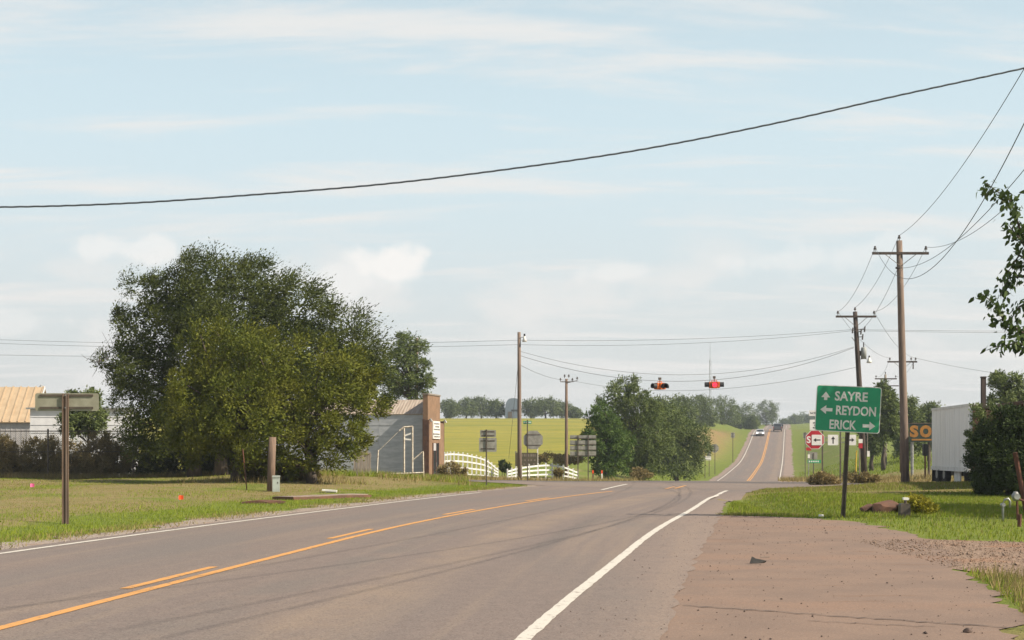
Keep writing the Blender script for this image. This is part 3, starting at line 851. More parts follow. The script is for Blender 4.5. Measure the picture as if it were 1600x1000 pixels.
# taller weeds left: at the fence, by the house and beyond the crossing
q_ = np.concatenate([scatter(9000, -27, -9, 69.2, 71.2), scatter(3000, -9.5, -1.5, 61.5, 72), scatter(1200, -14, -6, 57, 61)])
q_ = open_ground(q_); q_ = q_[(x_left(q_[:, 1]) - q_[:, 0] > 2.4) & ((vnoise(q_[:, 0]*.9, q_[:, 1]*.9) > .48) | (q_[:, 1] > 69))]
blades('fence_weeds', q_, .30, .03, 'weed', rng, .8, label='rank brown weeds in front of the chain link fence and house', cat='weeds')
q_ = np.concatenate([scatter(3500, -9, -2, 64, 71), scatter(2500, -6.8, -2, 84, 96)]); q_ = open_ground(q_); q_ = q_[x_left(q_[:, 1]) - q_[:, 0] > 2.0]
blades('green_weeds', q_, .30, .03, 'grass_green', rng, .8, label='tall green weeds below the grey side wall', cat='weeds')
q_ = open_ground(scatter(16000, -8, 20, 78, 112)); 
blades('far_weeds', q_, .30, .035, 'weed', rng, .8, label='mixed brown weeds beyond the crossing road', cat='weeds')
q_ = open_ground(scatter(9000, 14, 34, 60, 86))
blades('right_far_weeds', q_, .28, .035, 'weed', rng, .8, label='brown weeds beside the utility poles on the right', cat='weeds')
q_ = open_ground(scatter(30000, 14, 60, 112, 190)); lt = q_[:, 0] - cf(q_[:, 1]); q_ = q_[(np.abs(lt) > 6)]
blades('hillside_grass', q_, .22, .06, 'grass_green', rng, .8, label='rough green grass on the banks of the far road', cat='grass')

# scattered taller weeds and seed heads in the lawn and along the road edges
q_ = open_ground(scatter(2600, -26, 0, 24, 68)); q_ = q_[vnoise(q_[:, 0]*.45, q_[:, 1]*.45) > .62]
blades('lawn_weeds', q_, .16, .03, 'grass_green', rng, .9, label='scattered taller green weeds in the left lawn', cat='weeds')
ye = rng.uniform(20, 62, 5200); xe = x_left(ye) - np.abs(rng.normal(.75, .35, 5200)); q_ = np.stack([xe, ye], 1); q_ = q_[vnoise(ye*.8, ye*0 + 3) > .35]
blades('edge_grass', q_, .10, .02, 'grass_dry', rng, 1.0, label='ragged dry grass creeping over the left road edge', cat='grass')
ye = rng.uniform(5.0, 12, 2600); q_ = np.stack([ye, 34.4 + rng.normal(0, .28, 2600)], 1); q_ = q_[q_[:, 0] < 8]
blades('apron_edge_grass', q_, .08, .018, 'grass_dry', rng, 1.0, label='thin dry grass where the red apron meets the verge', cat='grass')
# small stones strewn over the apron and the gravel
def stones(name, p, size, label, m='stone_dark'):
    n = len(p); base = np.array([(1,0,0),(0,1,0),(-1,0,0),(0,-1,0),(0,0,.8),(0,0,-.3)], float)
    s = size * rng.lognormal(0, .45, n)
    a = rng.random(n)*6.28
    V = base[None]*s[:, None, None]*rng.uniform(.7, 1.3, (n, 6, 1))
    c, s_ = np.cos(a)[:, None], np.sin(a)[:, None]
    V = np.stack([V[:, :, 0]*c - V[:, :, 1]*s_, V[:, :, 0]*s_ + V[:, :, 1]*c, V[:, :, 2]], -1)
    V += np.stack([p[:, 0], p[:, 1], g(p[:, 0], p[:, 1])], -1)[:, None, :]
    T = np.array([(0,1,4),(1,2,4),(2,3,4),(3,0,4),(1,0,5),(2,1,5),(3,2,5),(0,3,5)])
    Tt = (np.arange(n)[:, None, None]*6 + T[None]).reshape(-1, 3)
    tag(link(name, raw_mesh(name, V.reshape(-1, 3), Tt, M[m], 3)), label, 'stones', None, 'stuff')
p = scatter(2200, .2, 8, 11.5, 34); p = p[(p[:, 0] > xr_near(p[:, 1]) - 1.0) & (p[:, 0] < pad_r(p[:, 1]))]
stones('dark_pebbles', p, .0062, 'dark pebbles strewn over the red apron')
p = scatter(2600, -14, 0, 18, 60); dd = x_left(p[:, 1]) - p[:, 0]; p = p[(dd > -.15) & (dd < .85)]
stones('verge_pebbles', p, .014, 'pale pebbles along the left road edge', 'gravel')
p = scatter(9000, 6, 12, 17.5, 25); p = p[(p[:, 1] > drive_near(p[:, 0])) & (p[:, 1] < drive_far(p[:, 0]))]
stones('drive_pebbles', p, .0095, 'brown pebbles of the gravel driveway', 'drive')

# ------------------------------------------------------------------ the house with the brown front
ux, uy = .193, .981                  # along the road
B0 = (X(669, 95), 95.0)
b = thing('roadside_store', 'narrow old store with brown false front and grey sheet metal side', 'building', (B0[0], B0[1], gz(*B0)), -math.atan2(ux, uy))
# local: +y goes away along the road, -x goes left from the front
HW, LEN, EAVE, RIDGE = 3.4, 13.0, 4.35, 5.35
core = MB(); core.box((-LEN/2 - .2, HW/2, EAVE/2 - .3), (LEN - .02, HW - .12, EAVE + .55))
core.prism([(-LEN - .2, EAVE), (-.2, EAVE), (-.2, EAVE)], 0, 1)
core = MB(); core.box((-LEN/2 - .2, HW/2, EAVE/2 - .3), (LEN - .02, HW - .12, EAVE + .52))
wall = core.build('wall', M['side_sheet'], b)
nrow = 6
for r_ in range(nrow):               # overlapping horizontal sheets
    for c_ in range(4):
        mb = MB(); h = EAVE/nrow
        mb.box((0, 0, 0), (LEN/4 - .012, .035, h + .02), M=Matrix.Rotation(R(-1.2), 3, 'X'))
        o = mb.build('wall_sheet', M['side_sheet'], wall); o.location = (-.2 - LEN/8 - c_*LEN/4, .02, h*(r_ + .5))
rf = MB(); rf.prism([(0, EAVE), (HW, EAVE), (HW/2, RIDGE)], -LEN - .2, -.25, Matrix(((0,1,0),(1,0,0),(0,0,1))))
roof = rf.build('roof', M['tan_roof'], b)
sl = math.atan2(RIDGE - EAVE, HW/2); sln = math.hypot(RIDGE - EAVE, HW/2) + .06
npan = 16
for k in range(npan):
    for sgn in (1, -1):
        mb = MB(); w_ = LEN/npan
        prof = []
        for i in range(9): prof.append((-w_/2 + w_*i/8, .035 + .018*(i % 2)))
        prof += [(w_/2, 0), (-w_/2, 0)]
        mb.prism(prof, -sln/2, sln/2)
        o = mb.build('roof_sheet', M['tan_roof'], roof)
        o.location = (-.25 - w_*(k + .5), HW/2 - sgn*(HW/4 + .02), (EAVE + RIDGE)/2 - .005); o.rotation_euler = (sgn*sl, 0, 0)
fr = MB(); fr.box((.05, HW/2 - .28, 3.0), (.3, HW - .9 + .3, 6.1)); 
fr2 = MB(); fr2.box((.0, HW/2 - .35, (Z(617, 95) + .2)/2 - .3 + .0), (.32, HW + .1, Z(617, 95) + .35))
fr2 = MB(); TOPZ = Z(617, 95) - gz(*B0)
fr2.box((.0, .93, TOPZ/2 - .2), (.34, 3.34, TOPZ + .4))
front = fr2.build('false_front', M['brown_wall'], b)
pl = MB(); pl.box((.10, 1.28, 1.9 - .15), (.34, 4.1, 4.1)); pl.build('lower_front', M['brown_wall'], front)
for yy in (-.80, 3.38):
    mb = MB(); mb.box((.06, yy, 1.92 - .1), (.42, .14, 4.25)); mb.build('pilaster', M['brown_dark'], front)
mb = MB(); mb.box((0, .93, TOPZ + .04), (.44, 3.44, .10)); mb.build('coping', M['plank'], front)
mb = MB(); mb.box((-.1, -.72, 2.0), (.16, .2, 4.0)); mb.build('corner_post', M['brown_dark'], front)
sb = MB(); sb.box((.31, 1.0, 3.3), (.08, 1.9, 1.2)); sgn_ = sb.build('sign_panel', M['white_paint'], b)
for i, (zz, ww, yo) in enumerate(((3.72, 1.5, .0), (3.52, 1.1, .1), (3.33, 1.6, 0), (3.02, 1.7, -.1), (2.84, 1.5, 0))):
    yy = 1.0 - ww/2 + yo
    while yy < .9 + ww/2:
        l_ = random.uniform(.10, .26)
        mb = MB(); mb.box((.353, yy + l_/2, zz), (.006, l_, .10)); mb.build('letter', M['sign_black'], sgn_); yy += l_ + .07
dr = MB(); dr.box((.28, .9, 1.15), (.06, 1.5, 2.5)); door = dr.build('door', M['glass_dark'], b)
for yy in (.12, .9, 1.68): 
    mb = MB(); mb.box((.30, yy, 1.15), (.08, .09, 2.55)); mb.build('door_frame', M['brown_dark'], door)
mb = MB(); mb.box((.30, .5, 2.15), (.08, .66, .5)); mb.build('transom_panel', M['grey_siding'], door)
mb = MB(); mb.box((.33, 1.0, .95), (.03, .05, .3)); mb.build('handle', M['steel'], door)
for yy in (-.7, 3.3):
    mb = MB(); mb.path([(.2, yy, 3.9), (.36, yy - .05, 4.02), (.42, yy, 3.85)], [.04, .06, .09], 8); mb.build('wall_lamp', M['steel'], front)

# barn and pale shed on the far left
d = 112; k = d/F
b = thing('tan_barn', 'barn with ribbed tan metal roof behind the fence, far left', 'barn', (X(47, d), d, gz(X(47, d), d)), R(4))
z0 = gz(X(47, d), d); ev, rg = Z(657, d) - z0, Z(604, d) - z0
LEN, DEP = 10.5, 5.8
w = MB(); w.prism([(0, -.4), (DEP, -.4), (DEP, ev), (DEP/2, rg - .12), (0, ev)], -LEN, -.05, Matrix(((0,1,0),(1,0,0),(0,0,1))))
wall = w.build('wall', M['grey_siding'], b)
for i in range(26):
    mb = MB(); mb.box((-.25 - i*.4, -.012, ev/2), (.05, .03, ev - .1)); mb.build('siding_rib', M['grey_siding'], wall)
g_ = MB(); g_.prism([(0, -.3), (DEP, -.3), (DEP, ev - .05), (DEP/2, rg - .2), (0, ev - .05)], -.04, 0, Matrix(((0,1,0),(1,0,0),(0,0,1))))
g_.build('gable_end', M['white_siding'], b)
r1 = MB(); sl = math.atan2(rg - ev, DEP/2); sln = math.hypot(rg - ev, DEP/2) + .35
roof = None
for sgn in (1, -1):
    r1.box((-LEN/2 + .15, DEP/2 - sgn*(DEP/4 + .12), (ev + rg)/2 - .05), (LEN + .5, sln, .06), M=Matrix.Rotation(sgn*sl, 3, 'X'))
roof = r1.build('roof', M['tan_metal'], b)
for i in range(18):
    for sgn in (1, -1):
        mb = MB(); mb.box((0, 0, 0), (.10, sln, .10)); o = mb.build('roof_rib', M['tan_metal'], roof)
        o.location = (.30 - i*.6, DEP/2 - sgn*(DEP/4 + .12), (ev + rg)/2 + .01); o.rotation_euler = (sgn*sl, 0, 0)
mb = MB(); mb.box((.42, DEP/4 - .12, (ev + rg)/2 - .03), (.04, sln, .22), M=Matrix.Rotation(sl, 3, 'X')); mb.build('rake_trim', M['white_siding'], roof)
mb = MB(); mb.tube((-.1, DEP/2 + .9, rg - .7), (-.1, DEP/2 + .9, rg + .15), .16); mb.tube((-.1, DEP/2 + .9, rg + .1), (-.1, DEP/2 + .9, rg + .32), .24, .05); mb.build('vent', M['steel'], roof)
d = 106
b = thing('white_shed', 'low white sided shed beside the tan barn, behind the roadside sign', 'shed', (X(62, d), d, gz(X(62, d), d)), R(3))
zt = Z(637, d) - gz(X(62, d), d)
mb = MB(); mb.box((2.9, 2, zt/2 - .2), (7.2, 4, zt + .3)); wall = mb.build('wall', M['white_siding'], b)
for i in range(9):
    mb = MB(); mb.box((2.9, -.02, .15 + i*(zt/9)), (7.2, .05, zt/9 - .035), M=Matrix.Rotation(R(-3), 3, 'X')); mb.build('siding_board', M['white_siding'], wall)
mb = MB(); mb.box((2.9, 2, zt + .02), (7.7, 4.6, .12), M=Matrix.Rotation(R(2), 3, 'X')); mb.build('roof', M['steel'], b)

# ------------------------------------------------------------------ chain link fence
d0 = 70.0
f0 = thing('chain_link_fence', 'overgrown chain link fence with dark posts at the back of the lawn', 'fence', (X(-40, d0), d0, gz(X(-40, d0), d0)))
L_ = X(420, d0) - X(-40, d0); Hf = 2.38
posts = [X(u, d0) - X(-40, d0) for u in (-38, 75, 208, 350, 418)]
for px_ in posts:
    mb = MB(); mb.tube((px_, 0, -.3), (px_, 0, Hf + .06), .045, n=8); mb.tube((px_, 0, Hf + .06), (px_, 0, Hf + .12), .055, .02); mb.build('post', M['dark_steel'], f0)
for zz, rr_ in ((Hf, .028), (1.35, .02)):
    mb = MB(); mb.tube((0, .02, zz), (L_, .02, zz), rr_, n=6); mb.build('rail', M['dark_steel'], f0)
mb = MB(); s = 0
while s < L_ + Hf:
    for sg in (1, -1):
        a, b_ = s - Hf, s
        x0, z0_, x1, z1_ = a, .05, b_, Hf
        if x0 < 0: z0_ += -x0; x0 = 0
        if x1 > L_: z1_ -= x1 - L_; x1 = L_
        if x1 > x0:
            if sg < 0: x0, x1 = L_ - x0, L_ - x1
            mb.path([(x0, -.03, z0_), (x1, -.03, z1_)], .0035, 3, False)
    s += .11
o = mb.build('chain_link_mesh', M['dark_steel'], f0); o['kind'] = 'stuff'

# ------------------------------------------------------------------ signs
def post_u(mb, h, w=.075):
    """open U-section post"""
    mb.prism([(-w/2, -.4), (w/2, -.4), (w/2, h), (-w/2, h)], -.004, .004)
    for s_ in (-1, 1):
        mb.box((s_*w/2, -.02, h/2 - .2), (.006, .045, h + .4)); mb.box((s_*(w/2 + .012), -.042, h/2 - .2), (.026, .006, h + .4))
    return mb
# left sign, seen from behind
x, y = ground_at(103, 818)
b = thing('road_sign_back', 'wide low road sign seen from behind on a brown post, left lawn', 'road sign', (x, y, gz(x, y)), R(2))
kk = y/F; top = (818 - 614)*kk
mb = MB(); post_u(mb, top - .02, .10); mb.build('post', M['wood_pole'], b)
mb = MB(); mb.box((.022, -.05, top/2 - .2), (.03, .012, top + .35)); mb.build('post_flange', M['wood_light'], b)
mb = MB(); mb.prism(rrect(1.37, .385, .05, cx=.02, cz=top - .2), .012, .016); pl = mb.build('sign_plate', M['sign_back_tan'], b)
for zz in (top - .055, top - .325):
    mb = MB(); mb.box((.01, .002, zz), (1.15, .02, .045)); mb.build('brace', M['dark_steel'], pl)
for zz in (top - .055, top - .325):
    mb = MB(); mb.tube((0, -.06, zz), (0, -.02, zz), .014); mb.build('bolt', M['steel'], b)

# green destination sign
x, y = ground_at(1317, 808)
b = thing('destination_sign', 'green highway sign reading SAYRE, REYDON and ERICK with arrows', 'road sign', (x, y, gz(x, y)), rot=(0, R(3.0), R(-8)))
kk = y/F
mb = MB(); post_u(mb, 3.05, .055); o = mb.build('post', M['dark_steel'], b); 
SX, SZ = -.02, (808 - 639.5)*kk
mb = MB(); mb.prism(rrect(1.50, 1.09, .06, 5, SX, SZ), -.062, -.056); pan = mb.build('sign_panel', M['sign_white'], b)
mb = MB(); mb.prism(rrect(1.465, 1.055, .05, 5, SX, SZ), -.066, -.0625); pan = mb.build('sign_face', M['green'], b)
for zz in (SZ + .38, SZ - .38):
    mb = MB(); mb.box((SX, -.042, zz), (1.3, .025, .05)); mb.build('brace', M['steel'], b)
yt = -.069
text_obj('lettering', 'SAYRE', .30, M['sign_white'], pan, (SX + .06, yt, SZ + .30), .008, .76)
text_obj('lettering', 'REYDON', .30, M['sign_white'], pan, (SX + .185, yt, SZ - .035), .008, .92)
text_obj('lettering', 'ERICK', .30, M['sign_white'], pan, (SX - .10, yt, SZ - .375), .008, .62)
def arrow(L_, hw, sw, hl):
    return [(-L_/2, -sw), (L_/2 - hl, -sw), (L_/2 - hl*1.0, -hw), (L_/2, 0), (L_/2 - hl, hw), (L_/2 - hl, sw), (-L_/2, sw)]
def rot2(p, a, cx, cz): return [(cx + q[0]*math.cos(a) - q[1]*math.sin(a), cz + q[0]*math.sin(a) + q[1]*math.cos(a)) for q in p]
for (a, cx, cz, L2) in ((90, -.53, .29, .20), (180, -.50, -.035, .28), (0, .50, -.375, .29)):
    mb = MB(); mb.prism(rot2(arrow(L2, .105, .038, .135), R(a), SX + cx, SZ + cz), yt - .002, yt + .001); mb.build('arrow', M['sign_white'], pan)

# generic sign from behind on one post
def back_sign(name, label, u, v, plates, top_v, d=None, group=None, rz=0, m='sign_back', post='dark_steel', pr=.06):
    if d is None: x, y = ground_at(u, v)
    else: x, y = X(u, d), d
    z0 = gz(x, y)
    b_ = thing(name, label, 'road sign', (x, y, z0), rz, group)
    h = Z(top_v, y) - z0
    mb = MB(); mb.box((0, -.03, h/2 - .2), (pr, .04, h + .4)); mb.build('post', M[post], b_)
    for (u0, v0, u1, v1, shape) in plates:
        cx = (u0 + u1)/2; cz = (v0 + v1)/2; w_ = (u1 - u0)*y/F; h_ = (v1 - v0)*y/F
        X0, Z0 = X(cx, y) - x, Z(cz, y) - z0
        poly = rrect(w_, h_, min(.04, w_*.1), 3, X0, Z0) if shape == 'r' else ([(X0 + q[0]*w_/2/math.cos(R(22.5)), Z0 + q[1]*h_/2/math.cos(R(22.5))) for q in ngon(1, 8, R(22.5))] if shape == 'o' else [(X0 - w_/2, Z0), (X0, Z0 - h_/2), (X0 + w_/2, Z0), (X0, Z0 + h_/2)])
        mb = MB(); mb.prism(poly, .0, .006); p_ = mb.build('sign_plate', M[m], b_)
        for zz in (Z0 + h_*.28, Z0 - h_*.28):
            mb = MB(); mb.box((X0, -.006, zz), (w_*.8, .010, .045)); mb.build('brace', M['dark_steel'], p_)
    return b_
back_sign('route_sign_back', 'two stacked grey sign plates seen from behind left of the tall pole', 760, 758, [(750,672,775,683,'r'), (748.5,684,776,706,'r')], 671, m='sign_back')
b = back_sign('stop_sign_back', 'octagonal stop sign seen from behind with green street name blade', 824, 752, [(818,673,848,702,'o')], 656, d=76)
mb = MB(); mb.box((.0, .04, Z(660, 76) - gz(X(824, 76), 76)), (.44, .012, .17)); nb = mb.build('street_name_blade', M['green'], b)
for i, xx in enumerate((-.16, -.07, .0, .09, .16)):
    mb = MB(); mb.box((xx, .03, Z(660, 76) - gz(X(824, 76), 76)), (.05, .006, .08)); mb.build('letter', M['sign_white'], nb)
# big sign group from behind
d = 86.0; x = X(911, d); z0 = gz(x, d)
b = thing('panelled_sign', 'wide grey panelled highway sign seen from behind on thin posts, beside bushy tree', 'road sign', (x, d, z0))
for u in (903, 919):
    mb = MB(); h = Z(680, d) - z0; mb.box((X(u, d) - x, -.04, h/2 - .2), (.06, .05, h + .4)); mb.build('post', M['dark_steel'], b)
for (v0, v1) in ((680, 686), (688, 695.5), (696.5, 704), (705, 713)):
    hh = (v1 - v0)*d/F; mb = MB(); mb.prism(rrect(41*d/F, hh, .01, 2, 0, Z((v0+v1)/2, d) - z0), 0, .02); p_ = mb.build('sign_panel', M['sign_back'], b)
    mb = MB(); mb.box((0, -.015, Z(v1, d) - z0 + .05), (41*d/F, .03, .03)); mb.build('rail', M['dark_steel'], p_)

# stop sign and route arrows on the right
d = 70.0; x0 = X(1287, d); z0 = gz(x0, d)
b = thing('route_arrow_assembly', 'stop sign and three black arrow plates on two posts behind the green sign', 'road sign', (x0, d, z0), 0)
def px2(u, v): return X(u, d) - x0, Z(v, d) - z0
for u, tv in ((1285, 655), (1313, 668)):
    lx, lz = px2(u, tv); mb = MB(); mb.box((lx, 0, lz/2 - .2), (.065, .045, lz + .4)); mb.build('post', M['dark_steel'], b)
for v in (684, 691):
    lx0, lz = px2(1270, v); lx1, _ = px2(1336, v); mb = MB(); mb.box(((lx0+lx1)/2, -.01, lz), (lx1-lx0, .02, .035)); mb.build('cross_bar', M['steel'], b)
lx, lz = px2(1273, 687)
mb = MB(); mb.prism([(lx + q[0]*.50, lz + q[1]*.50) for q in ngon(1, 8, R(22.5))], -.046, -.040); so = mb.build('stop_plate', M['sign_white'], b)
mb = MB(); mb.prism([(lx + q[0]*.475, lz + q[1]*.475) for q in ngon(1, 8, R(22.5))], -.050, -.0465); sf = mb.build('stop_face', M['sign_red'], so)
text_obj('lettering', 'S', .46, M['sign_white'], sf, (lx - .31, -.053, lz), .012, .2)
for (u0, u1, a) in ((1267.5, 1284.5, 180), (1293, 1309.5, 90), (1322, 1336, 0)):
    cx, cz = px2((u0+u1)/2, 687.5); w_ = .52
    mb = MB(); mb.prism(rrect(w_, w_, .03, 3, cx, cz), -.066, -.060); ap = mb.build('arrow_plate', M['sign_white'], b)
    mb = MB(); mb.prism(rot2(arrow(.36, .10, .03, .14), R(a), cx, cz), -.070, -.0665); mb.build('arrow', M['sign_black'], ap)
cx, cz = px2(1273.5, 664)
mb = MB(); mb.prism(rrect(.55, .52, .04, 3, cx, cz), -.056, -.05); rp = mb.build('route_plate', M['sign_white'], b)
text_obj('lettering', '3', .42, M['sign_black'], rp, (cx - .02, -.059, cz - .02), .008, .2)
text_obj('lettering', '0', .42, M['sign_black'], rp, (cx + .21, -.059, cz - .02), .008, .18)
cx, cz = px2(1273.5, 645.5)
mb = MB(); mb.prism(rrect(.62, .28, .03, 3, cx, cz), -.056, -.05); np_ = mb.build('direction_plate', M['sign_white'], b)
text_obj('lettering', 'NORTH', .15, M['sign_black'], np_, (cx + .0, -.059, cz), .003, .5)

# smaller signs across the cross road (right)
d = 98.0; x = X(1271, d); z0 = gz(x, d)
b = thing('street_name_sign', 'small green street name sign on post beyond the stop sign', 'road sign', (x, d, z0))
h = Z(708, d) - z0; mb = MB(); mb.box((0, 0, h/2 - .2), (.06, .05, h + .4)); mb.build('post', M['dark_steel'], b)
mb = MB(); mb.box((X(1272, d) - x, -.04, Z(721, d) - z0), (.92, .012, .22)); nb = mb.build('name_blade', M['green'], b)
for i in range(5):
    mb = MB(); mb.box((-.28 + i*.15, -.049, Z(721, d) - z0), (.09, .006, .10)); mb.build('letter', M['sign_white'], nb)
mb = MB(); mb.prism(rrect(.55, .5, .05, 3, 0, Z(712, d) - z0), .01, .016); mb.build('sign_plate', M['sign_back'], b)
x, d = X(1263.5, 92), 92; z0 = gz(x, d)
b = thing('red_marker_sign', 'tiny red and white marker plate on thin post below the stop sign', 'road sign', (x, d, z0))
h = Z(698, d) - z0; mb = MB(); mb.tube((0, 0, -.3), (0, 0, h), .025); mb.build('post', M['steel'], b)
mb = MB(); mb.box((0, -.035, h - .15), (.34, .012, .2)); mb.build('red_plate', M['sign_red'], b)
mb = MB(); mb.box((.0, -.035, h - .62), (.13, .012, .24)); mb.build('white_plate', M['sign_white'], b)
back_sign('far_right_sign_back', 'small dark sign back on thin post right of the far road', 1258, 730, [(1255,676,1262,685,'r')], 675, d=175, pr=.08)
back_sign('far_shield_sign_back', 'small grey sign back on the grass bank near the far road crest', 1145, 690, [(1142,676,1148,684,'r')], 676, d=235, pr=.10)
back_sign('round_sign_back', 'round grey sign back on post in the left bank of the far road', 1117, 735, [(1110.5,694,1123,707,'o')], 694, d=185, pr=.08)
back_sign('narrow_sign_back', 'upright narrow grey sign back beside the white plate on the far bank', 1108, 735, [(1104.5,704,1111,713,'r')], 704, d=178, pr=.08)
back_sign('white_plate_sign', 'wide white plate on thin post at the foot of the far bank', 1101.5, 743, [(1096,713,1111,719,'r')], 713, d=172, m='sign_white', pr=.08)
x, d = X(1343, 84), 84; z0 = gz(x, d)
b = thing('red_notice', 'small red and white notice on a post beside the transformer pole', 'sign', (x, d, z0))
h = Z(686, d) - z0; mb = MB(); mb.tube((0, 0, -.3), (0, 0, h), .035); mb.build('post', M['plank'], b)
mb = MB(); mb.box((.05, -.05, h - .12), (.24, .012, .24)); mb.build('white_plate', M['sign_white'], b)
mb = MB(); mb.box((.05, -.05, h - .40), (.24, .014, .30)); mb.build('red_plate', M['sign_red'], b)
x, d = X(1337, 78), 78; z0 = gz(x, d)
mb = MB(); mb.path([(x, d, z0 - .3), (x + .02, d, z0 + 1.0), (x + .05, d, Z(704, d))], .035, 8)
tag(mb.build('yellow_marker_post', M['yellow_pipe']), 'thin yellow marker post right of the arrow signs', 'post')

# roadside board with dark letters, by the white fence
d = 114.0; x = X(823, d); z0 = gz(x, d)
b = thing('ranch_sign', 'dark olive board with faded letters behind the tall pole and white fence', 'sign', (x, d, z0))
for u in (806, 840):
    mb = MB(); h = Z(705 if u < 820 else 700, d) - z0; mb.box((X(u, d) - x, .05, h/2 - .2), (.10, .10, h + .4)); mb.build('post', M['white_paint'] if u > 820 else M['plank'], b)
mb = MB(); mb.box((0, 0, Z(718, d) - z0), (1.75, .05, 1.1)); bd = mb.build('board', M['board_olive'], b)
for zz, n_ in ((Z(711.5, d) - z0, 9), (Z(719, d) - z0, 6), (Z(725, d) - z0, 4)):
    for i in range(n_):
        mb = MB(); mb.box((-.75 + 1.5*(i + .5)/n_ + random.uniform(-.02, .02), -.03, zz), (random.uniform(.06, .12), .01, .2 if n_ == 9 else .12)); mb.build('letter', M['plank'], bd)

# ------------------------------------------------------------------ white fences
def white_fence(label, pts, name='white_fence'):
    """pts: (u, top v, d); curving rail fence whose height falls away at the ends"""
    P3 = []
    for (u, tv, dd_) in pts: P3.append((X(u, dd_), dd_, Z(tv, dd_)))
    ts = np.linspace(0, 1, len(P3)); fx = interp(list(zip(ts, [p_[0] for p_ in P3]))); fy = interp(list(zip(ts, [p_[1] for p_ in P3]))); fz = interp(list(zip(ts, [p_[2] for p_ in P3])))
    o0 = Vector((P3[0][0], P3[0][1], gz(P3[0][0], P3[0][1])))
    b_ = thing(name, label, 'fence', o0, group=None)
    T = np.linspace(0, 1, 60); pp = [Vector((float(fx(t)), float(fy(t)), float(fz(t)))) for t in T]
    ln = sum((pp[i+1] - pp[i]).length for i in range(59))
    for lv in (0, 1, 2, 3):
        mb = MB()
        for i in range(59):
            a, c = pp[i], pp[i+1]
            za = gz(a.x, a.y); zc_ = gz(c.x, c.y)
            fa = (a.z - za)*(1 - lv*.265); fc_ = (c.z - zc_)*(1 - lv*.265)
            A = Vector((a.x, a.y, za + fa)) - o0; C_ = Vector((c.x, c.y, zc_ + fc_)) - o0
            dr_ = (C_ - A); nrm = Vector((-dr_.y, dr_.x, 0)).normalized()*.02
            hz = Vector((0, 0, .12 if lv < 3 else .09))
            vs_ = [A - nrm, A + nrm, C_ + nrm, C_ - nrm, A - nrm - hz, A + nrm - hz, C_ + nrm - hz, C_ - nrm - hz]
            mb.add(vs_, [(0,1,2,3),(7,6,5,4),(0,3,7,4),(1,5,6,2)])
        mb.build('rail', M['fence_white'], b_)
    n_ = int(ln/1.0)
    for i in range(n_ + 1):
        t = i/n_; a = Vector((float(fx(t)), float(fy(t)), float(fz(t)))); za = gz(a.x, a.y)
        mb = MB(); h = a.z - za + .09
        mb.box((0, 0, h/2 - .15), (.11, .11, h + .3)); mb.add([(-.07,-.07,h), (.07,-.07,h), (.07,.07,h), (-.07,.07,h), (0,0,h+.06)], [(0,1,4),(1,2,4),(2,3,4),(3,0,4),(3,2,1,0)])
        o = mb.build('post', M['fence_white'], b_); o.location = Vector((a.x, a.y, za)) - o0
    return b_
white_fence('white rail fence curving down from the store to the gateway', [(690,710,103), (708,708.5,105.5), (734,711.5,110), (759,718.5,114.5), (778,733,118)])
white_fence('white arched rail fence between the tall pole and the bushy trees', [(793,735.5,103), (815,730,104.5), (853,726,108), (880,729,111), (903,737.5,114)])

# ------------------------------------------------------------------ poles and wires
def pole_mesh(mb, h, r0, r1, lean=(0, 0), n=10):
    mb.path([(lean[0]*t*h, lean[1]*t*h, -.5 if t == 0 else t*h) for t in (0, .25, .5, .75, 1)], [r0 + (r1 - r0)*t for t in (0, .25, .5, .75, 1)], n)
def insulator(parent, p, s=1.0):
    mb = MB(); x, y, z = p
    mb.path([(x, y, z), (x, y, z + .12*s), (x, y, z + .121*s), (x, y, z + .2*s), (x, y, z + .22*s), (x, y, z + .28*s)], [.02*s, .02*s, .08*s, .07*s, .045*s, .05*s], 8)
    mb.build('insulator', M['insulator'], parent); return p
def crossarm_pole(name, label, u, d, v_top, arm_v, arm_w, m='wood_pole', r=(.17, .11), lean=0, u_base=None, arm_rz=0, ins=(-.45, .45), top_ins=True, group=None):
    ub = u_base if u_base is not None else u
    x = X(ub, d); z0 = gz(x, d)
    h = Z(v_top, d) - z0
    lx = (X(u, d) - x)/h
    t = thing(name, label, 'utility pole', (x, d, z0), 0, group)
    mb = MB(); pole_mesh(mb, h, r[0], r[1], (lx, 0)); pl = mb.build('pole', M[m], t, True)
    pts = []
    if arm_v:
        za = Z(arm_v, d) - z0
        Mx = Matrix.Rotation(arm_rz, 3, 'Z')
        mb = MB(); mb.box((lx*za, -.16, za), (arm_w, .09, .12), M=Matrix.Rotation(R(-1.5) if lean else 0, 3, 'Y')); arm = mb.build('crossarm', M['wood_dark'], t)
        for s_ in (-1, 1):
            mb = MB(); mb.path([(lx*za + s_*arm_w*.28, -.19, za - .04), (lx*za, -.19, za - .62)], .016, 5); mb.build('arm_brace', M['dark_steel'], arm)
        for f_ in ins:
            pts.append(insulator(arm, (lx*za + f_*arm_w, -.16, za + .06)))
    if top_ins: insulator(t, (lx*h, 0, h - .02)); 
    w = Vector((x, d, z0))
    att = [w + Vector((p_[0], p_[1], p_[2] + .24)) for p_ in pts]
    return t, w, h, lx, att, w + Vector((lx*h, 0, h + .25))
def wire(label, a, b_, sag, r=.011, name='power_wire', n=28, m='wire', group=None, cat='wire', wob=0):
    a, b_ = Vector(a), Vector(b_); mb = MB(); pts = []
    for i in range(n + 1):
        t = i/n; p_ = a.lerp(b_, t); p_.z -= 4*sag*t*(1 - t)
        pts.append(p_)
    mb.path(pts, r, 5, False)
    return tag(mb.build(name, M[m]), label, cat, group)

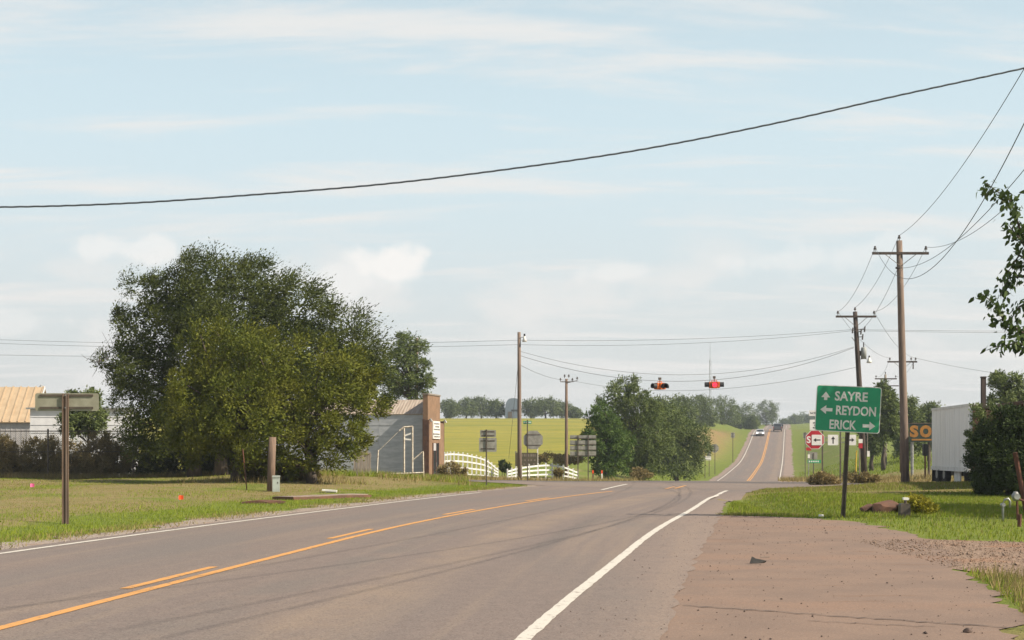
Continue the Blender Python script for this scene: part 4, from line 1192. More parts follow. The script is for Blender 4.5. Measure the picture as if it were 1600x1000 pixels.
A = crossarm_pole('utility_pole', 'tall sunlit wooden utility pole with one crossarm at right', 1405, 67.5, 376, 396.5, 2.7, 'wood_light', (.20, .14), u_base=1415)
mb = MB(); mb.tube((A[3]*A[2] - .2, -.1, Z(419, 67.5) - A[1].z), (A[3]*A[2] + .1, -.1, Z(419, 67.5) - A[1].z), .05); mb.build('spool_insulator', M['insulator'], A[0])
B = crossarm_pole('transformer_pole', 'dark leaning utility pole with transformer, lamp and crossarm', 1336, 85, 487, 495, 2.42, 'wood_dark', (.19, .13), u_base=1351.5)
bt, bw, bh, bl, batt, btop = B
def at_v(v): return Z(v, 85) - bw.z
z_ = at_v(552); mb = MB(); mb.path([(bl*z_ + .36, -.05, z_ - .33), (bl*z_ + .36, -.05, z_ + .30), (bl*z_ + .36, -.05, z_ + .36)], [.17, .17, .12], 12); tr = mb.build('transformer', M['transformer'], bt, True)
mb = MB(); mb.tube((bl*z_ + .36, -.05, z_ + .36), (bl*z_ + .36, -.05, z_ + .66), .035); mb.build('bushing', M['insulator'], tr)
mb = MB(); mb.box((bl*z_ + .17, -.02, z_), (.12, .06, .3)); mb.build('bracket', M['dark_steel'], tr)
z_ = at_v(562); mb = MB(); mb.path([(bl*z_, -.08, z_), (bl*z_ + .35, -.1, z_ + .06), (bl*z_ + .62, -.1, z_ + .02)], .022, 6); la = mb.build('lamp_arm', M['steel'], bt)
mb = MB(); mb.path([(bl*z_ + .66, -.1, z_ + .12), (bl*z_ + .66, -.1, z_ + .02), (bl*z_ + .66, -.1, z_ - .08), (bl*z_ + .66, -.1, z_ - .20)], [.07, .08, .14, .17], 12); mb.build('lamp_shade', M['white_paint'], la, True)
mb = MB(); mb.path([(bl*z_ + .66, -.1, z_ + .10), (bl*z_ + .66, -.1, z_ + .24)], [.07, .04], 8); mb.build('photocell', M['signal_black'], la)
for (du, v) in ((-7, 517), (6, 519), (12, 515), (8, 527)):
    z_ = at_v(v); xx = bl*z_ + du*85/F
    mb = MB(); mb.path([(bl*z_, -.1, z_), (xx, -.14, z_ + .02)], .025, 5); mb.path([(xx, -.16, z_ - .16), (xx + .03, -.18, z_ + .18)], [.05, .04], 7); mb.build('fuse_cutout', M['insulator'], bt)
z_ = at_v(540); mb = MB(); mb.path([(bl*z_ - .05, -.12, z_ + .1), (bl*z_ - .35, -.12, z_ + .5)], .02, 5); mb.build('strut', M['dark_steel'], bt)
z_ = at_v(709); mb = MB(); mb.box((bl*z_ + .26, -.1, z_), (.16, .12, .34)); mb.build('meter_box', M['white_paint'], bt)
mb = MB(); mb.tube((bl*z_ + .2, -.12, z_ + .1), (bl*z_ + .2, -.12, z_ + 2.2), .03); mb.build('conduit', M['plank'], bt)
Cp = crossarm_pole('utility_pole', 'crossarm utility pole mostly hidden behind the tall sunlit pole', 1409, 112, 556, 565.5, 2.35, 'wood_pole', (.16, .12), ins=(-.42, .3, .45))
mb = MB(); zc_ = Z(570, 112) - Cp[1].z; mb.tube((1.0*.85, -.2, zc_ - .35), (.85, -.2, zc_ + .3), .05); mb.build('fuse_cutout', M['insulator'], Cp[0])
D = crossarm_pole('utility_pole', 'thin grey utility pole with two crossarms beyond the tall pole', 1383.5, 142, 585, 592, 2.2, 'plank', (.16, .11))
zd = Z(603, 142) - D[1].z; mb = MB(); mb.box((.45, -.16, zd), (1.7, .08, .1)); mb.build('crossarm', M['wood_dark'], D[0])
# tall bare pole with lamp on the left of the crossing
x = X(812, 82); z0 = gz(x, 82); h = Z(519, 82) - z0
Lp = thing('street_pole', 'bare wooden pole with small yard lamp carrying the signal wire', 'utility pole', (x, 82, z0))
mb = MB(); pole_mesh(mb, h, .14, .10, (-.004, 0)); mb.build('pole', M['wood_light'], Lp, True)
zl = Z(532, 82) - z0
mb = MB(); mb.path([(0, -.1, zl + .15), (.25, -.1, zl + .2)], .02, 5); la = mb.build('lamp_arm', M['steel'], Lp)
mb = MB(); mb.path([(.28, -.1, zl + .28), (.28, -.1, zl + .12), (.28, -.1, zl - .08)], [.05, .08, .15], 10); mb.build('lamp_shade', M['white_paint'], la, True)
mb = MB(); mb.path([(.28, -.1, zl + .24), (.28, -.1, zl + .38)], [.06, .05], 8); mb.build('photocell', M['signal_black'], la)
# thin pole with cluster of insulators
x = X(885, 118); z0 = gz(x, 118); h = Z(592, 118) - z0
Sp = thing('utility_pole', 'short slim utility pole topped by a cluster of brackets, left of trees', 'utility pole', (x, 118, z0))
mb = MB(); pole_mesh(mb, h, .15, .11, (.0, 0)); mb.build('pole', M['wood_pole'], Sp, True)
mb = MB(); mb.path([(-.5, -.1, h - .25), (.5, -.1, h - .25)], .04, 5); mb.path([(0, -.1, h - .35), (.9, -.1, h - .15)], .03, 5); mb.build('crossarm', M['dark_steel'], Sp)
for (xx, zz) in ((-.5, -.2), (-.15, .1), (.2, .1), (.5, -.2), (.9, -.1)): insulator(Sp, (xx, -.1, h + zz - .05), 1.1)
x, y = ground_at(886, 748.5)
mb = MB(); mb.path([(x, y, gz(x, y) - .3), (x, y, gz(x, y) + 1.2)], [.09, .08], 8); mb.path([(x, y, gz(x, y) - .1), (x, y, gz(x, y) + .06)], .2, 8)
tag(mb.build('wooden_stub_post', M['wood_dark']), 'dark stub post in front of the white arched fence', 'post')
# pole behind the store
x = X(651, 112); z0 = gz(x, 112); h = Z(528, 112) - z0
mb = MB(); pole_mesh(mb, h, .15, .11)
o = mb.build('utility_pole', M['wood_pole'], None, True); o.location = (x, 112, z0); tag(o, 'plain wooden pole rising behind the store roof', 'utility pole')

# the wires along the road: from the tall pole towards us, and on to the poles beyond
npx, npy = 7.3, 7.8
Nw = [Vector((npx - 1.2, npy + .2, 11.7)), Vector((npx + 1.2, npy - .2, 11.7)), Vector((npx, npy, 12.4)), Vector((npx, npy, 10.0))]
def sag_for(a, b_, v):   # sag that lets the wire leave the right edge of the picture at height v
    a, b_ = Vector(a), Vector(b_)
    lo = None
    for i in range(1, 400):
        t = i/400; p_ = a.lerp(b_, t)
        if 800 + F*p_.x/p_.y >= 1600:
            return max(.05, (p_.z - Z(v, p_.y)) / (4*t*(1 - t)))
    return .5
lowA = A[1] + Vector((A[3]*A[2] - .1, -.15, Z(419, 67.5) - A[1].z))
for lab, a, b_, v in (('power wire from the left end of the tall pole crossarm towards the viewer', A[4][0], Nw[0], 190), ('power wire from the right end of the tall pole crossarm towards the viewer', A[4][1], Nw[1], 297),
                      ('highest power wire running from the top of the tall pole towards the viewer', A[5], Nw[2], 105), ('lowest wire from the spool below the tall pole crossarm towards the viewer', lowA, Nw[3], 265)):
    s_ = sag_for(a, b_, v)
    wire(lab, a, b_, s_, .010, n=60)
lowB = bw + Vector((bl*at_v(521), -.1, at_v(521)))
for lab, a, b_, s_ in (('wire between left crossarm ends of tall pole and transformer pole', A[4][0], batt[0], .55), ('wire between right crossarm ends of tall pole and transformer pole', A[4][1], batt[1], .7),
                       ('wire between the tops of tall pole and transformer pole', A[5], btop, .5), ('low wire between tall pole spool and transformer pole', lowA, lowB, .5)):
    wire(lab, a, b_, s_, .010)
for lab, a, b_, s_ in (('wire from transformer pole to the left arm end of the hidden pole', batt[0], Cp[4][0], .6), ('wire from transformer pole to the right arm end of the hidden pole', batt[1], Cp[4][2], .6),
                       ('wire from hidden pole to the thin grey pole, left side', Cp[4][0], D[4][0], .6), ('wire from hidden pole to the thin grey pole, right side', Cp[4][2], D[4][1], .6)):
    wire(lab, a, b_, s_, .010)
wire('wire running right from the hidden crossarm pole over the trailer', Cp[4][2], (X(1760, 105), 105, Z(596, 105)), .5, .011)
# line across the sky behind
topL = Vector((X(812, 82), 82.2, Z(531, 82))); topR = Vector((X(1334, 85), 85.15, Z(514.5, 85)))
for nm, dv, sg in (('upper', 0, .25), ('lower', 7, .35)):
    q0 = topL - Vector((0, 0, dv*82/F)); q1 = topR - Vector((0, 0, dv*.25*85/F))
    wire(nm + ' line wire between the lamp pole and the transformer pole', q0, q1, sg, .009)
    wire(nm + ' line wire from the lamp pole to the far left', (X(-120, 90), 90, Z(526 + dv*.8, 90)), q0, .35, .009)
    wire(nm + ' line wire from the transformer pole to the far right', q1, (X(1720, 88), 88, Z(517 + dv*.4, 88)), .05, .009)
wire('thin low wire in the far left sky', (X(-120, 96), 96, Z(552, 96)), (X(651, 112), 112, Z(552, 112)), .25, .011)
wire('thin guy wire from the lamp pole down to the left', (X(811, 82), 82, Z(555, 82)), (X(795, 92), 92, Z(716, 92)), 0, .010, 'guy_wire')
wire('thin wire from the lamp pole to the slim pole', (X(812, 82), 82, Z(570, 82)), (X(885, 118), 118, Z(594, 118)), .2, .012)
wire('thin wire from the slim pole to the transformer pole', (X(886, 118), 118, Z(593, 118)), (X(1345, 85), 85, Z(572, 85)), 1.2, .010)

# span wire and the two flashing beacons
spL = Vector((X(813, 82), 82, Z(549, 82))); spR = Vector((X(1334, 85), 85, Z(542, 85)))
wire('messenger span wire across the crossing above the beacons', spL, spR, 1.52, .010, 'span_wire', 40)
wire('lower span wire carrying the two signal beacons', spL - Vector((0, 0, .25)), spR - Vector((0, 0, .05)), 1.75, .012, 'span_wire', 40)
def span_z(px_):
    a, c = spL - Vector((0, 0, .25)), spR - Vector((0, 0, .05)); t = (px_ - a.x)/(c.x - a.x); return a.z + (c.z - a.z)*t - 4*1.75*t*(1 - t)
def beacon(label, u, v, rz, lit):
    d = 83.4; x = X(u, d); z = Z(v, d)
    t = thing('signal_beacon', label, 'traffic signal', (x, d, z), rz, 'red beacons over the crossing')
    up = max(.45, span_z(x) - z)
    mb = MB(); mb.tube((0, 0, .22), (0, 0, up + .04), .03); mb.build('hanger', M['dark_steel'], t)
    mb = MB(); mb.box((0, 0, up), (.16, .10, .14)); mb.build('clamp', M['dark_steel'], t)
    mb = MB(); mb.prism(rrect(.40, .40, .05), -.20, .20); mb.build('housing', M['signal_orange'], t)
    mb = MB()
    for s_ in (-1, 1): mb.path([(s_*.17, 0, .16), (s_*.14, 0, .27), (0, 0, .30)], .022, 5)
    mb.build('top_bracket', M['signal_orange'], t)
    for k_ in range(4):
        a = k_*90
        Mr = Matrix.Rotation(R(a), 3, 'Z')
        mb = MB(); mb.prism(rrect(.37, .37, .06), -.31, -.205, Mr); hd = mb.build('signal_head', M['signal_orange'], t)
        mb = MB(); mb.prism(ngon(.15, 16), -.325, -.311, Mr); mb.build('lens', M['lens_lit'] if (lit and k_ == 0) else M['lens_off'], hd)
        mb = MB(); vs_, fs_ = [], []; n_ = 14
        for j in range(n_ + 1):
            w_ = R(-35 + 250*j/n_)
            for (rr_, yy) in ((.165, -.31), (.165, -.56 + .0*j), (.178, -.56), (.178, -.31)):
                vs_.append(Mr @ Vector((rr_*math.cos(w_), yy, rr_*math.sin(w_) - .01)))
        for j in range(n_):
            for q_ in range(4): fs_.append((4*j + q_, 4*j + (q_+1) % 4, 4*(j+1) + (q_+1) % 4, 4*(j+1) + q_))
        mb.add(vs_, fs_); mb.build('visor', M['signal_black'], hd)
    return t
beacon('hanging orange signal beacon with its red light lit, right of the pair', 1116, 601.5, R(-3), True)
beacon('hanging orange signal beacon, unlit and turned, left of the pair', 1031, 603.5, R(33), False)
# main thick cable overhead
mb = MB(); pts = []; 
cabv = interp([(-300,318),(0,323.5),(200,317.5),(400,304),(600,287.5),(800,263.5),(1000,234),(1200,195),(1400,150),(1600,106.5),(1900,36)])
for i in range(480):
    u = -300 + 2200*i/479; d = 29.3
    ph = u*.26
    pts.append((X(u, d), d + .004*math.cos(ph), Z(float(cabv(u)), d) + .0025*math.sin(ph)))
mb.path(pts, .020, 6)
tag(mb.build('overhead_cable', M['cable'], None, True), 'thick dark cable crossing the whole sky above the road', 'cable')
# lattice radio mast far off
d = 420; x = X(1109.5, d); z0 = gz(x, d)
b = thing('radio_mast', 'hair thin radio mast above the far trees', 'mast', (x, d, z0)); h = Z(534, d) - z0
for k_ in range(3):
    a = R(120*k_); mb = MB(); mb.tube((.28*math.cos(a), .28*math.sin(a), -.5), (.28*math.cos(a), .28*math.sin(a), h*.76), .045, n=4); mb.build('mast_leg', M['steel'], b)
mb = MB(); mb.tube((0, 0, h*.74), (0, 0, h), .06, .04, 5); mb.build('antenna', M['steel'], b)
mb = MB()
for i in range(26):
    z_ = h*.76*i/26; a, c = R(120*(i % 3)), R(120*((i+1) % 3)); mb.tube((.28*math.cos(a), .28*math.sin(a), z_), (.28*math.cos(c), .28*math.sin(c), z_ + 1), .03, n=3)
mb.build('lattice', M['steel'], b)

# ------------------------------------------------------------------ trees
# the big pair on the left
elm = make_tree('elm_tree', 'tallest dark windswept elm on the left, behind the yellowing tree', 'tree', (X(345, 67.5), 67.5),
    ELL(67.5, [(225,525,62,68),(258,470,62,58),(315,450,62,54),(392,452,60,50),(455,485,60,52),(518,528,60,56),(556,572,48,58),(350,520,110,80),(215,590,50,58),(245,655,70,60),(576,610,28,42),(455,570,95,75),(330,620,120,80)], .95),
    'tree_leaf', 1800, 84, 10, .135, 101, trunk_r=.30, stems=[(0,0),(1.0,.5),(-1.3,.2)], wind=(.75,.05,.30), droop=.15, clump_r=(.62,1.05), aspect=.38, spread=.85, sep_=.95, core=7000)
make_tree('elm_tree', 'yellow green elm standing in front of the tallest dark elm', 'tree', (X(489, 58.5), 58.5),
    ELL(58.5, [(340,560,72,58),(435,575,78,52),(515,595,72,58),(562,635,40,42),(400,655,110,66),(500,680,85,48),(300,640,55,66),(300,700,50,36),(430,715,80,28),(550,690,34,24)], .85),
    'tree_yellow', 1500, 62, 9, .125, 102, trunk_r=.22, stems=[(0,0),(-3.4,.8)], wind=(.45,-.05,.25), droop=.15, clump_r=(.45,.9), aspect=.42, spread=.85, sep_=.8, core=3500)
make_tree('small_elm', 'loose round tree rising behind the store roof', 'tree', (X(640, 108), 108),
    ELL(108, [(635,548,30,32),(655,590,26,30),(615,580,28,40),(642,600,32,26)], .9), 'far_leaf', 500, 40, 8, .18, 103, trunk_r=.2, wind=(.2,0,.1), clump_r=(.5,.9), spread=.75, sep_=.8, core=900)
# bare dead limbs poking out of the left side of the big tree
ex, ey, ez_ = elm.location; dd_ = 67.5
for pth in ([(235,640),(205,590),(180,545),(165,520)], [(205,590),(190,555),(178,525)], [(220,610),(185,560),(168,560),(150,575)], [(180,562),(160,568),(140,560),(133,555)], [(168,563),(160,580),(152,590)], [(190,570),(176,590),(172,606)]):
    mb = MB(); mb.path([(X(u, dd_) - ex, dd_ - ey - 1.2 + .2*i, Z(v, dd_) - ez_) for i, (u, v) in enumerate(pth)], [.022 - .017*i/(len(pth)-1) for i in range(len(pth))], 5); mb.build('dead_limb', M['bark'], elm, True)
# young tree beyond the fence
make_tree('young_tree', 'small light green tree between the white shed and dark elm', 'tree', (X(140, 76), 76),
    ELL(76, [(125,625,28,18),(140,655,34,24),(115,660,22,20)], .9), 'light_leaf', 70, 16, 8, .17, 104, trunk_r=.08, wind=(.5,0,.25), clump_r=(.35,.7))
# brush at the fence
BR = [(12,714,40,32,'brush_dry','brown leafy brush at the far left end of the chain link fence'), (70,716,38,32,'brush_dry','brown tangled shrub behind the fence left of the roadside sign post'),
      (122,722,36,26,'brush_dry','brown green shrub at the fence right of the roadside sign post'), (172,712,34,34,'brush_dry','dry pale shrub at the fence below the small light tree'),
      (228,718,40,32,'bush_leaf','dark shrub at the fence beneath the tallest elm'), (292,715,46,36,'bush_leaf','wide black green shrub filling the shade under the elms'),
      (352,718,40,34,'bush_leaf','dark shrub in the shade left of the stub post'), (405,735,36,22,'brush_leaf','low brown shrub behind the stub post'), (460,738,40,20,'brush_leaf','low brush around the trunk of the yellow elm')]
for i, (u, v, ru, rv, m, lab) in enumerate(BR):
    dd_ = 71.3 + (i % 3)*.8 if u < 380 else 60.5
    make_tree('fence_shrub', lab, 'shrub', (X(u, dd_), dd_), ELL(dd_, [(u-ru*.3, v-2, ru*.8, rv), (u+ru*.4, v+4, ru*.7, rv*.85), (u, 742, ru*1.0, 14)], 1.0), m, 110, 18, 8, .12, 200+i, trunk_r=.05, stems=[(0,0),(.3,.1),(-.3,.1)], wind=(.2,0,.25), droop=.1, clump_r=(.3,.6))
# bushes by the store and the fence beyond
def bush(lab, u, v, ru, rv, d, m, seed, n=40, leaf=.12, cat='shrub', name='roadside_shrub', cr=(.25,.5)):
    x = X(u, d)
    return make_tree(name, lab, cat, (x, d), ELL(d, [(u-ru*.25, v, ru*.75, rv), (u+ru*.35, v+rv*.25, ru*.65, rv*.8)], 1.0), m, n, 16, 7, leaf, seed, trunk_r=.03, stems=[(0,0),(.2,.05),(-.2,.05)], wind=(.15,0,.25), droop=.1, clump_r=cr)
bush('brown green bush at the corner of the store', 708, 737, 22, 14, 88, 'brush_dry', 301, 60)
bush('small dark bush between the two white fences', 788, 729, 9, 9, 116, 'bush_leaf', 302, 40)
bush('small brown bush in front of the arched white fence', 874, 740, 8, 6, 102, 'brush_leaf', 303, 30)
bush('brown tuft of dry weeds beside the crossing, below the arrow signs', 1290, 752, 22, 9, 66, 'brush_dry', 304, 60, .14)
bush('dry brown tuft right of the yellow marker post', 1345, 748, 26, 7, 72, 'brush_dry', 305, 40, .14)
bush('rust brown weeds at the foot of the tallest bushy tree', 1000, 740, 18, 7, 116, 'brush_dry', 306, 40, .14)
bush('brown hedge line below the field behind the slim pole', 870, 716, 44, 7, 128, 'brush_dry', 307, 60, .2)
bush('yellow leaved little shrub on the right verge beside the grey valve box', 1437, 793, 24, 17, 35.0, 'gold_leaf', 308, 90, .075, cr=(.16,.30))
# middle trees
make_tree('bushy_tree', 'lighter green round tree in front of the taller pair, beside the panelled sign', 'tree', (X(948, 108), 108),
    ELL(108, [(938,655,24,26),(928,690,26,32),(962,695,24,34),(948,722,34,24),(950,670,24,26)], .9), 'cedar_leaf', 500, 36, 8, .17, 401, trunk_r=.16, wind=(.25,0,.2), droop=.1, clump_r=(.5,.85), spread=.75, sep_=.7, core=2500)
make_tree('bushy_tree', 'tall dark leaning tree, highest of the group left of the far road', 'tree', (X(1000, 126), 126),
    ELL(126, [(962,625,28,30),(985,614,24,22),(1005,648,34,34),(1012,690,36,40),(990,722,36,28),(970,665,30,36),(1010,730,30,18)], .9), 'far_leaf', 500, 38, 8, .20, 402, trunk_r=.22, wind=(.25,0,.25), droop=.1, clump_r=(.6,1.0), spread=.75, sep_=.85, core=2500)
make_tree('bushy_tree', 'broad grey green tree right of the tall dark leaning tree', 'tree', (X(1058, 150), 150),
    ELL(150, [(1048,668,36,32),(1078,685,30,34),(1035,705,38,34),(1068,716,36,22),(1092,705,18,22),(1050,730,40,16),(1020,690,30,40)], .9), 'far_leaf', 500, 36, 8, .22, 403, trunk_r=.22, wind=(.2,0,.15), clump_r=(.65,1.1), spread=.75, sep_=.95, core=2500)
FT = [(1028,648,24,26,235,'first bank tree, just right of the tall leaning tree'), (1062,642,26,22,268,'second bank tree, below the gap between the beacons'), (1095,640,26,24,330,'bank tree below the lit beacon, on the left'),
      (1128,643,26,26,395,'bank tree below the lit beacon, on the right'), (1158,650,24,22,430,'last big bank tree before the far road'), (1197,642,21,17,560,'blue grey far tree at the left of the road crest'),
      (1174,660,10,11,420,'small dark tree at the bank end by the car')]
for i, (u, v, ru, rv, d, lab) in enumerate(FT):
    make_tree('bank_tree', lab, 'tree', (X(u, d), d), ELL(d, [(u-ru*.35, v+2, ru*.62, rv*.8), (u+ru*.35, v-1, ru*.62, rv*.8), (u, v-rv*.3, ru*.5, rv*.6), (u, v+rv*.5, ru*.95, rv*.5), (u, v+rv*.9, ru*.8, rv*.4)], .9),
              'far_leaf', 110, 15, 6, .42, 410+i, 'trees on the bank left of the far road', trunk_r=.25, clump_r=(.8,1.5))
HT = [(703,638,15,14,'leftmost hilltop tree, beside the store front'), (728,637,16,13,'hilltop tree second from the store'), (752,635,17,14,'hilltop tree third from the store'), (776,638,14,13,'hilltop tree left of the slate barn'),
      (830,638,16,13,'hilltop tree right of the lamp pole'), (852,635,20,14,'tallest hilltop tree right of the slate barn'), (878,640,16,11,'hilltop tree behind the slim pole'), (897,645,10,7,'low dark hilltop tree at the end of the row')]
for i, (u, v, ru, rv, lab) in enumerate(HT):
    d = 432 + (i*37 % 25)
    make_tree('hilltop_tree', lab, 'tree', (X(u, d), d), ELL(d, [(u-ru*.3, v, ru*.65, rv*.75), (u+ru*.35, v+1, ru*.6, rv*.7), (u, v-rv*.35, ru*.55, rv*.6), (u+ru*.1, v+rv*.5, ru*.9, rv*.42)], .9),
              'far_leaf', 60, 13, 6, .55, 430+i, 'trees on the crest of the field', trunk_r=.3, clump_r=(.9,1.6))
RT = [(1381,630,20,34,128,'far_leaf','dark tall tree behind the thin grey pole'), (1362,662,16,26,135,'far_leaf','dark tree behind the green highway sign edge'), (1418,655,22,34,146,'far_leaf','tree right of the tall pole above the orange letters'),
      (1452,655,22,24,150,'light_leaf','yellow green tree left of the trailer'), (1474,668,16,22,140,'light_leaf','light tree just behind the trailer corner')]
for i, (u, v, ru, rv, d, m, lab) in enumerate(RT):
    make_tree('roadside_tree', lab, 'tree', (X(u, d), d), ELL(d, [(u-ru*.3, v, ru*.65, rv*.7), (u+ru*.35, v+2, ru*.6, rv*.7), (u, v-rv*.4, ru*.6, rv*.55), (u, v+rv*.6, ru*.95, rv*.5), (u, v+rv*1.15, ru*1.1, rv*.5)], .9), m, 140, 16, 7, .28, 450+i, 'trees behind the right hand poles', trunk_r=.2, clump_r=(.5,1.0))
for i, (u, v, ru, rv, d, lab) in enumerate([(1243,657,9,6,760,'hazy far tree right of the road crest'), (1262,655,13,7,780,'hazy far tree above the stop sign'), (1226,661,6,4,740,'tiny hazy bush above the dark truck')]):
    make_tree('distant_tree', lab, 'tree', (X(u, d), d), ELL(d, [(u-ru*.4, v, ru*.6, rv), (u+ru*.4, v+1, ru*.6, rv*.9)], .9), 'far_leaf', 60, 12, 6, .8, 470+i, 'hazy trees on the horizon', trunk_r=.3, clump_r=(1.1,2.0))
# right edge
make_tree('pale_tree', 'pale feathery tree behind the big dark bush at the right edge', 'tree', (X(1580, 78), 78),
    ELL(78, [(1570,598,24,20),(1592,610,26,28),(1565,628,26,18),(1600,640,30,26)], .9), 'light_leaf', 110, 18, 8, .16, 480, trunk_r=.14, clump_r=(.4,.8))
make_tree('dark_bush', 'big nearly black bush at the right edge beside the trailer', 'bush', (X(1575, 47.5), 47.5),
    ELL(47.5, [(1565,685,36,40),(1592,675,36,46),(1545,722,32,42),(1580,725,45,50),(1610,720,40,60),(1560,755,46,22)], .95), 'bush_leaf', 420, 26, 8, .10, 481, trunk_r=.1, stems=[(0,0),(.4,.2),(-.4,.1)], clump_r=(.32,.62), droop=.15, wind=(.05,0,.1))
make_tree('wispy_shrub', 'thin light leaved saplings on the left flank of the dark bush', 'shrub', (X(1530, 49), 49),
    ELL(49, [(1524,648,14,18),(1530,690,16,26),(1545,640,22,14),(1519,700,10,30)], .9), 'light_leaf', 60, 10, 6, .09, 482, trunk_r=.03, clump_r=(.25,.5), droop=.2)
# overhanging broad leaved branches
d = 31.5
bx0 = 15.4
t = thing('overhanging_tree', 'broad leaved tree reaching in from the right edge against the sky', 'tree', (bx0, d, gz(bx0, d)))
rg_ = np.random.default_rng(55); zb = gz(bx0, d)
br = MB(); Pl, Dl = [], []
paths = [[(1690,520),(1640,440),(1600,365),(1572,318),(1544,284)], [(1690,540),(1640,520),(1598,520),(1568,500),(1548,478),(1527,460)], [(1640,520),(1610,540),(1580,538),(1552,543)],
         [(1640,440),(1606,430),(1582,432),(1566,462)], [(1640,440),(1610,400),(1590,372),(1580,350)], [(1650,480),(1610,470),(1590,480),(1575,505)], [(1650,470),(1620,500),(1600,545)], [(1660,460),(1640,380),(1625,320),(1610,290)],
         [(1690,520),(1700,400),(1690,300)], [(1690,520),(1760,420),(1790,360)], [(1690,540),(1750,520),(1800,500)], [(1640,440),(1603,395),(1592,420)]]
for k_, pth in enumerate(paths):
    P3 = [Vector((X(u, d) - bx0, random.uniform(-.12, .12)*i, Z(v, d) - zb)) for i, (u, v) in enumerate(pth)]
    if k_ > 7: P3 = [Vector((p_.x, random.uniform(-1.2, 1.2), p_.z)) for p_ in P3]
    br.path(P3, [.05 - .042*i/(len(P3)-1) for i in range(len(P3))], 5)
    for i in range(len(P3)-1):
        a, c = P3[i], P3[i+1]; L_ = (c - a).length
        nl = int(L_ * (40 if i < 1 else 95))
        for _ in range(nl):
            q_ = a.lerp(c, random.random()); dr_ = (c - a).normalized()
            Pl.append(q_ + Vector((random.gauss(0, .10), random.gauss(0, .14), random.gauss(0, .09))))
            Dl.append(dr_*.35 + Vector((random.gauss(0, .45), random.gauss(0, .45), -.75 + random.gauss(0, .4))))
br.build('branches', M['bark'], t, True)
Pl = np.array([tuple(p_) for p_ in Pl]); Dl = unit(np.array([tuple(p_) for p_ in Dl])); L_ = .16*rg_.uniform(.7, 1.25, len(Pl))
S = unit(np.cross(Dl, unit(rg_.normal(size=Dl.shape)))); Nn = np.cross(Dl, S)
V = np.stack([Pl, Pl + Dl*L_[:,None]*.35 + S*L_[:,None]*.26 + Nn*L_[:,None]*.06, Pl + Dl*L_[:,None]*.72 + S*L_[:,None]*.17, Pl + Dl*L_[:,None] - Nn*L_[:,None]*.10, Pl + Dl*L_[:,None]*.72 - S*L_[:,None]*.17, Pl + Dl*L_[:,None]*.35 - S*L_[:,None]*.26 + Nn*L_[:,None]*.06], 1).reshape(-1, 3)
link('leaves', raw_mesh('leaves', V, np.arange(len(V)).reshape(-1, 6), M['branch_leaf'], 6), t)
mb = MB(); fk = (X(1690, d) - bx0, 0, Z(530, d) - zb)
mb.path([(0, 0, -.3), (-.05, 0, 1.2), (-.2, .05, 2.6), fk], [.2, .16, .13, .07], 8); mb.build('trunk', M['bark'], t, True)
V, Q_, C = crown_leaves([(1.9, 2.6, 3.9, 2.6, 2.6, 1.6), (2.6, .6, 4.6, 2.0, 2.0, 1.5), (.6, 4.6, 3.6, 1.6, 1.6, 1.3), (1.4, 6.5, 3.4, 1.5, 1.5, 1.4)], 260, 16, 8, .16, rg_, (0,0,0), .4)
link('crown', raw_mesh('crown', V, Q_, M['branch_leaf']), t)

# ------------------------------------------------------------------ right side: trailer, board, house, small things
d1, d0_ = 69.0, 62.0
xa, xb = X(1457, d1), X(1516, d0_)
ang = math.atan2(xb - xa, d1 - d0_)          # side runs towards us, slightly left
zg = gz(X(1490, 65), 65)
b = thing('box_trailer', 'dull silver box trailer parked behind the dark bush at right', 'trailer', (xb, d0_, zg), 0)
ux_, uy_ = (xa - xb), (d1 - d0_); LN = math.hypot(ux_, uy_); b.rotation_euler = (0, 0, math.atan2(-ux_, uy_))
# local: +y to the back along the visible side, +x to the right
zt, zf = Z(643.5, 66) + .25 - zg, .62
mb = MB(); mb.box((1.25, LN/2, (zt + zf)/2), (2.44, LN - .02, zt - zf)); body = mb.build('box_body', M['alu'], b)
npn = 8
for i in range(npn):
    mb = MB(); mb.box((-.005, LN*(i + .5)/npn, (zt + zf)/2 + .02), (.05, LN/npn - .006, zt - zf - .22)); mb.build('side_panel', M['alu'], body)
    mb = MB(); mb.box((-.032, LN*i/npn + .02, (zt + zf)/2), (.006, .035, zt - zf - .1)); mb.build('side_rib', M['alu'], body)
for zz, hh in ((zt - .06, .12), (zf + .09, .2)):
    mb = MB(); mb.box((-.03, LN/2, zz), (.07, LN + .04, hh)); mb.build('edge_rail', M['white_paint'], body)
mb = MB(); mb.box((1.25, -.02, (zt + zf)/2), (2.3, .05, zt - zf - .15)); ed = mb.build('end_wall', M['brown_dark'], b)
for xx in (.62, 1.25, 1.88):
    mb = MB(); mb.box((xx, -.06, (zt + zf)/2), (.05, .05, zt - zf - .2)); mb.build('end_rib', M['steel'], ed)
mb = MB(); mb.box((1.25, LN/2, zf - .14), (.9, LN - .3, .26)); mb.build('chassis', M['signal_black'], b)
for yy in (LN - .9, LN - 2.3):
    for xx in (.12, 2.3):
        mb = MB(); mb.path([(xx - .12, yy, .42), (xx - .118, yy, .42), (xx + .118, yy, .42), (xx + .12, yy, .42)], [.34, .42, .42, .34], 18); wh = mb.build('wheel', M['rubber'], b)
        mb = MB(); mb.tube((xx - .135, yy, .42), (xx - .11, yy, .42), .2, n=12); mb.build('rim', M['steel'], wh)
for yy in (LN - .25, LN - 1.6, .7):
    mb = MB(); mb.box((.1, yy, .36), (.36, .05, .6)); mb.build('mud_flap', M['rubber'], b)
mb = MB(); mb.box((.2, LN*.42, .36), (.06, 1.1, .62)); mb.build('skirt_board', M['white_paint'], b)
